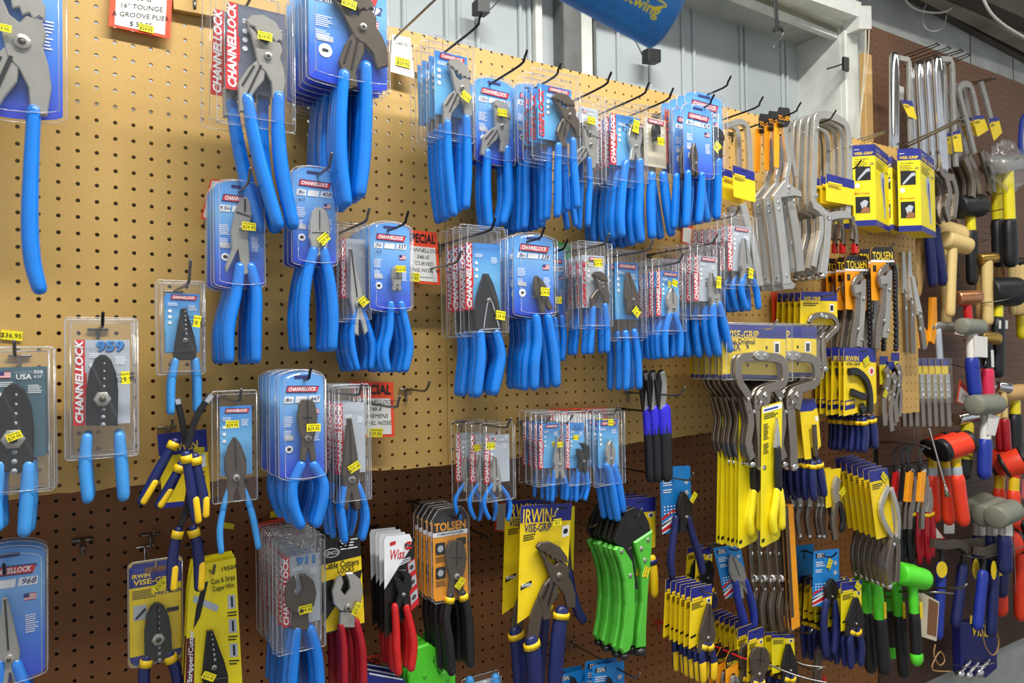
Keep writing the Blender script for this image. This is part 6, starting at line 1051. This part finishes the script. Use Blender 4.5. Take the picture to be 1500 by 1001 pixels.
for i,(ds,p) in enumerate([('long bright wire arm under the red mallet heads, upper one',[(1310,848,-.12),(1360,860,.0),(1405,862,.12),(1416,856,.14)]),
 ('long bright wire arm under the lime mallet heads, lower one',[(1264,857,-.12),(1320,866,.0),(1370,868,.1),(1396,870,.12)]),
 ('looped wire arm holding the lime mallets',[(1262,872,-.12),(1310,876,-.02),(1335,878,.05),(1340,870,.06),(1325,868,.03),(1270,862,-.1)]),
 ('thin wire pair crossing the low navy pouch',[(1378,958,-.12),(1420,966,-.03),(1452,970,.04),(1455,972,.05),(1420,978,.0),(1376,968,-.1)]),
 ('wire arms holding the upper grey mallet',[(1390,533,-.12),(1420,540,-.02),(1440,538,.06),(1444,530,.07)]),
 ('bent wire arm with upturned tip by the brass hammer',[(1410,500,-.1),(1440,486,.02),(1452,474,.05)]),
 ('wire arms under the black rubber mallet',[(1402,448,-.12),(1440,444,-.02),(1478,438,.05),(1500,424,.1)]),
 ('curved wire arms under the centre right grey mallet',[(1410,600,-.12),(1440,606,-.02),(1470,600,.06),(1480,590,.08)]),
 ('thin wire arm reaching across to the ball peen hammers',[(1415,612,-.12),(1445,618,-.02),(1475,612,.05)]),
 ('wire arm at the yellow hammer heads, upper right',[(1438,244,-.1),(1470,240,.0),(1492,232,.06)]),
 ('thin double wire arm below the leaning bar clamps',[(1395,300,-.12),(1430,292,-.03),(1468,283,.06)]),
 ('thin wire arm below the round black mallet',[(1412,312,-.12),(1440,312,-.04),(1470,306,.05)]),
 ('thin curved wire by the wooden mallets',[(1385,362,-.12),(1420,358,-.03),(1452,350,.05)]),
 ('wire arm above the low steel hammers',[(1362,808,-.1),(1400,810,.0),(1440,818,.06),(1500,800,.08)]),
 ('thin wire prong standing near the lower right edge',[(1484,765,.0),(1486,820,.02),(1488,870,.03)])]):
    wire('wire_hook',ds,p,.0034 if i<3 else .0018,'wire','hook')

wire('pry_rod','long thin bright rod with a flared tip leaning past the orange hammers',[(1361,628,.10),(1372,668,.11),(1386,718,.12)],.0026,'chrome','rod')
o=[o for o in COL.objects if o.name.startswith('pry_rod')][-1]; mb=MB(); a_=Vector(P3(1384,710,.12))-o.location; b_=Vector(P3(1388,727,.12))-o.location; mb.lathe(tuple(a_),b_-a_,[(0,.0026),((b_-a_).length,.0075)],'chrome',12); mb.build('tip',o)
for x,l in ((1338,'left of two'),(1343,'right of two')): wire('pry_rod','thin straight bright rod under the crowded clear packs, '+l,[(x,590,-.02),(x+1,655,-.02)],.002,'wire','rod')
# ---------------------------------------------------------------- window head, blind, ceiling and the things up there
def beam(name,A,B,wa,wb,hgt,m,desc=None,cat=None,dep=.05,ea=1.2,eb=0.):
    a=Vector(P3(A[0],A[1],wa)); b=Vector(P3(B[0],B[1],wb)); e=(b-a).normalized(); a=a-e*ea; b=b+e*eb
    n=Vector((-e.y,e.x,0)).normalized(); n=n if n.y>0 else -n; v=[]; o=a.copy(); mb=MB()
    for p in (a,b):
        for dz,dy in ((0,0),(hgt,0),(hgt,dep),(0,dep)): q=p+n*dy-o; v.append((q.x,q.y,q.z+dz))
    mb.add(v,[(0,4,5,1),(1,5,6,2),(2,6,7,3),(3,7,4,0),(0,1,2,3),(7,6,5,4)],m); ob=mb.build(name,None,tuple(o))
    if desc: tag(ob,desc,cat)
    else: struct(ob)
    return ob
beam('trim_1',(1085,0),(1227,56),-.155,-.155,.016,'frame_paint',dep=.02)
beam('trim_2',(1147,0),(1243,40),-.135,-.135,.014,'frame_paint',dep=.03)
beam('window_header',(1100,0),(1228,50),-.160,-.160,.25,'header_paint',dep=.012)
beam('blind_headrail',(1188,0),(1262,26),-.09,-.09,.05,'white_paint','white roller blind headrail along the top of the window','blind',dep=.05)
o=beam('end_cap',(1259,42),(1277,42),-.085,-.085,.075,'white_paint','white end box of the blind above the hanging cream cords','blind',dep=.06,ea=0)
wire('pull_cord','left cream blind cord hanging beside the window casing',[(1268,40,-.09),(1267,80,-.09),(1262,150,-.1),(1257,212,-.1)],.0018,'cream_card','cord')
wire('pull_cord','right cream blind cord hanging against the batten',[(1273,40,-.09),(1272,75,-.09),(1268,110,-.1),(1262,160,-.1)],.0018,'cream_card','cord')
beam('ceiling_beams_and_gap',(1360,5),(1500,85),-.135,-.145,.12,'dark_beam_gap_paint',dep=.03,ea=1.5,eb=1.5)  # dark strip painted in for the shaded recess between block wall and beam
beam('ceiling_beams_and_gap',(1385,0),(1500,60),-.07,-.07,.075,'ceiling_paint',dep=.05,ea=1.5,eb=1.5)
beam('ceiling_beams_and_gap',(1440,0),(1500,26),.0,.0,.3,'dark_beam_gap_paint',dep=.06,ea=1.5,eb=1.5)
wire('cable','white cable drooping in a shallow arc under the dark recess band',[(1318,-12,-.12),(1335,10,-.11),(1360,18,-.10),(1388,16,-.09),(1412,-6,-.08)],.0035,'cable_white','cable')
wire('cable','thin grey cable loop hanging on the block wall above the clamps',[(1362,-5,-.13),(1352,20,-.13),(1355,40,-.13),(1368,46,-.13),(1382,38,-.13),(1388,14,-.13)],.0022,'cable_white','cable')
wire('cable','white cable running down to the right edge of the ceiling',[(1438,-6,.10),(1452,20,.10),(1475,40,.10),(1506,58,.10)],.005,'cable_white','cable')
for x in (1420,1482): 
    a=at(x,0,-.168)[0]; mb=MB(); mb.poly([(a-.0015,.5),(a+.0015,.5),(a+.0015,1.3),(a-.0015,1.3)],.168,.171,'dark_beam_gap_paint'); struct(mb.build('wall_joint'))
it=Item('rubber_strap','black rubber strap with a steel S-hook dangling before the siding','strap',1137,5,-.05); rib(it,'strap',[([(1134,-20),(1136,20),(1139,46)],5,'black_grip',0,.004),([(1132,46),(1139,40),(1146,46)],3,'black_grip',0,.006)])
mb=MB(); mb.tube([it.p3(*q) for q in [(1144,42),(1147,46),(1145,54),(1138,62),(1133,68),(1136,75),(1143,74),(1149,65)]],.0016,'wire',1,8,3); mb.build('hook',it.root); it.done()
for i,(x,y,pts) in enumerate([(700,16,[(712,18,-.2),(722,10,-.19),(738,-8,-.17)]),(949,86,[(941,82,-.2),(934,66,-.19),(922,48,-.17)])]):
    it=Item('cable_clip',['small black box clipped to the siding left of the white mullion','small black box on the siding below the big blue grip'][i],'clip',x,y,-.275); flat(it,'box',[([(x-9,y-11),(x+9,y-8),(x+9,y+10),(x-9,y+8)],'black_card',0,.03)]); it.done(); wire('cable',['thin wire from the black box toward the top of the window','thin wire from the black box up behind the big blue grip'][i],pts,.0015,'wire','cable')
it=Item('wall_bracket','dark bracket with a rod on the window casing edge','bracket',1236,95,-.12); flat(it,'plate',[([(1233,84),(1240,86),(1240,106),(1233,103)],'black_steel',0,.01)]); it.done()
wire('wire_hook','dark rod pointing left from the casing bracket',[(1234,94,-.11),(1222,98,-.11),(1212,101,-.11)],.0025,'dark_wire','hook')
it=Item('wooden_ledge','pale wooden ledge at the top left above the tan board holes','ledge',285,10,.002); flat(it,'ledge',[([(250,-30),(420,-4),(420,48),(253,18)],'tan_hardboard',.0,.012)]); it.done()
wire('peg_hook','short bright peg in the pale wooden ledge',[(287,-8,.02),(285,4,.05),(285,12,.05)],.0028,'wire','hook')
# the big blue dimpled grip, close to the camera
R_=RM.T@np.array([0,0,1.])
def PZ(px,py,Zd):                                             # point on the pixel's ray at depth Zd along the view
    d=RM.T@np.array([(px-750)/F,(py-500.5)/F,1.]); X_=CW+d*Zd; return Vector((X_[0],X_[2],-X_[1]))
Z0=.62; A=PZ(700,-135,Z0-.03); B=PZ(982,20,Z0+.0); ax=(B-A).normalized(); R0=55/F*Z0; L=(B-A).length
view=(PZ(900,0,Z0)-Vector((CW[0],CW[2],-CW[1]))).normalized(); e1=(-view-(-view).dot(ax)*ax).normalized(); e2=ax.cross(e1)
if e2.z<0: e2=-e2
NA,NB=150,96; V=[];Fc=[]
dim=[(L-.030-k*.0115*1.0,.0) for k in range(8)]
for i in range(NA+1):
    s=L*i/NA
    for j in range(NB):
        t=2*math.pi*j/NB; r=R0
        for row in (-.62,1.25,2.9,-2.3):
            for k in range(9):
                ds=(s-(L-.006-k*.0125-(.004 if row<0 else 0)))/.0030; dt=((t-row+math.pi)%(2*math.pi)-math.pi)*R0/.0030; q=ds*ds+dt*dt
                if q<6: r-=.0016*math.exp(-q)
        if s>L-.004: r*=math.sqrt(max(.0,1-((s-(L-.004))/.0043)**2))*.12+.88
        p=A+ax*s+e1*(r*math.cos(t))+e2*(r*math.sin(t)); V.append(tuple(p-A))
for i in range(NA):
    for j in range(NB): k=(j+1)%NB; Fc.append((i*NB+j,i*NB+k,(i+1)*NB+k,(i+1)*NB+j))
root=empty('axe_handle',A); tag(root,'big blue dimpled rubber tool grip with yellow winged lettering, close to the camera','tool handle')
mb=MB(); mb.add(V,Fc,'blue_foam',True); mb.build('grip',root)
mb=MB(); E_=B-A
mb.lathe(tuple(E_-ax*.0005),ax,[(0,R0*.90),(.0022,R0*.84),(.004,R0*.6),(.0048,.001)],'blue_foam',40); mb.build('end_cap',root)
def wrap(pts,k=.0003):                                       # (along, across) metres -> on the grip
    return [tuple(ax*a+e1*((R0+k)*math.cos(c/R0))+e2*((R0+k)*math.sin(c/R0))) for a,c in pts]
mb=MB(); v,f=glyphs('Estwing',.015,0); h=.0125
mb.add(wrap([(L-.0325+a*h,-.004+b*h) for a,b in v]),f,'yellow_tool')
def wl(p,w=.0006):
    p=smooth(p,5)
    for a,b in zip(p,p[1:]):
        d=math.dist(a,b) or 1e-9; nx,ny=-(b[1]-a[1])/d*w,(b[0]-a[0])/d*w; mb.add(wrap([(a[0]-nx,a[1]-ny),(b[0]-nx,b[1]-ny),(b[0]+nx,b[1]+ny),(a[0]+nx,a[1]+ny)],.0004),[(0,1,2,3)],'yellow_tool')
wl([(L-0.0380,0.0075),(L-0.0300,0.0080),(L-0.0220,0.0045),(L-0.0140,0.0040),(L-0.0110,0.0025),(L-0.0140,0.0010),(L-0.0180,-0.0015),(L-0.0220,-0.0035)])
wl([(L-0.0130,0.0005),(L-0.0170,-0.0010),(L-0.0195,-0.0030)]); wl([(L-0.0145,-0.0010),(L-0.0180,-0.0025),(L-0.0200,-0.0045)])
mb.build('lettering',root)
cam.data.dof.use_dof=True; cam.data.dof.focus_distance=1.35; cam.data.dof.aperture_fstop=8
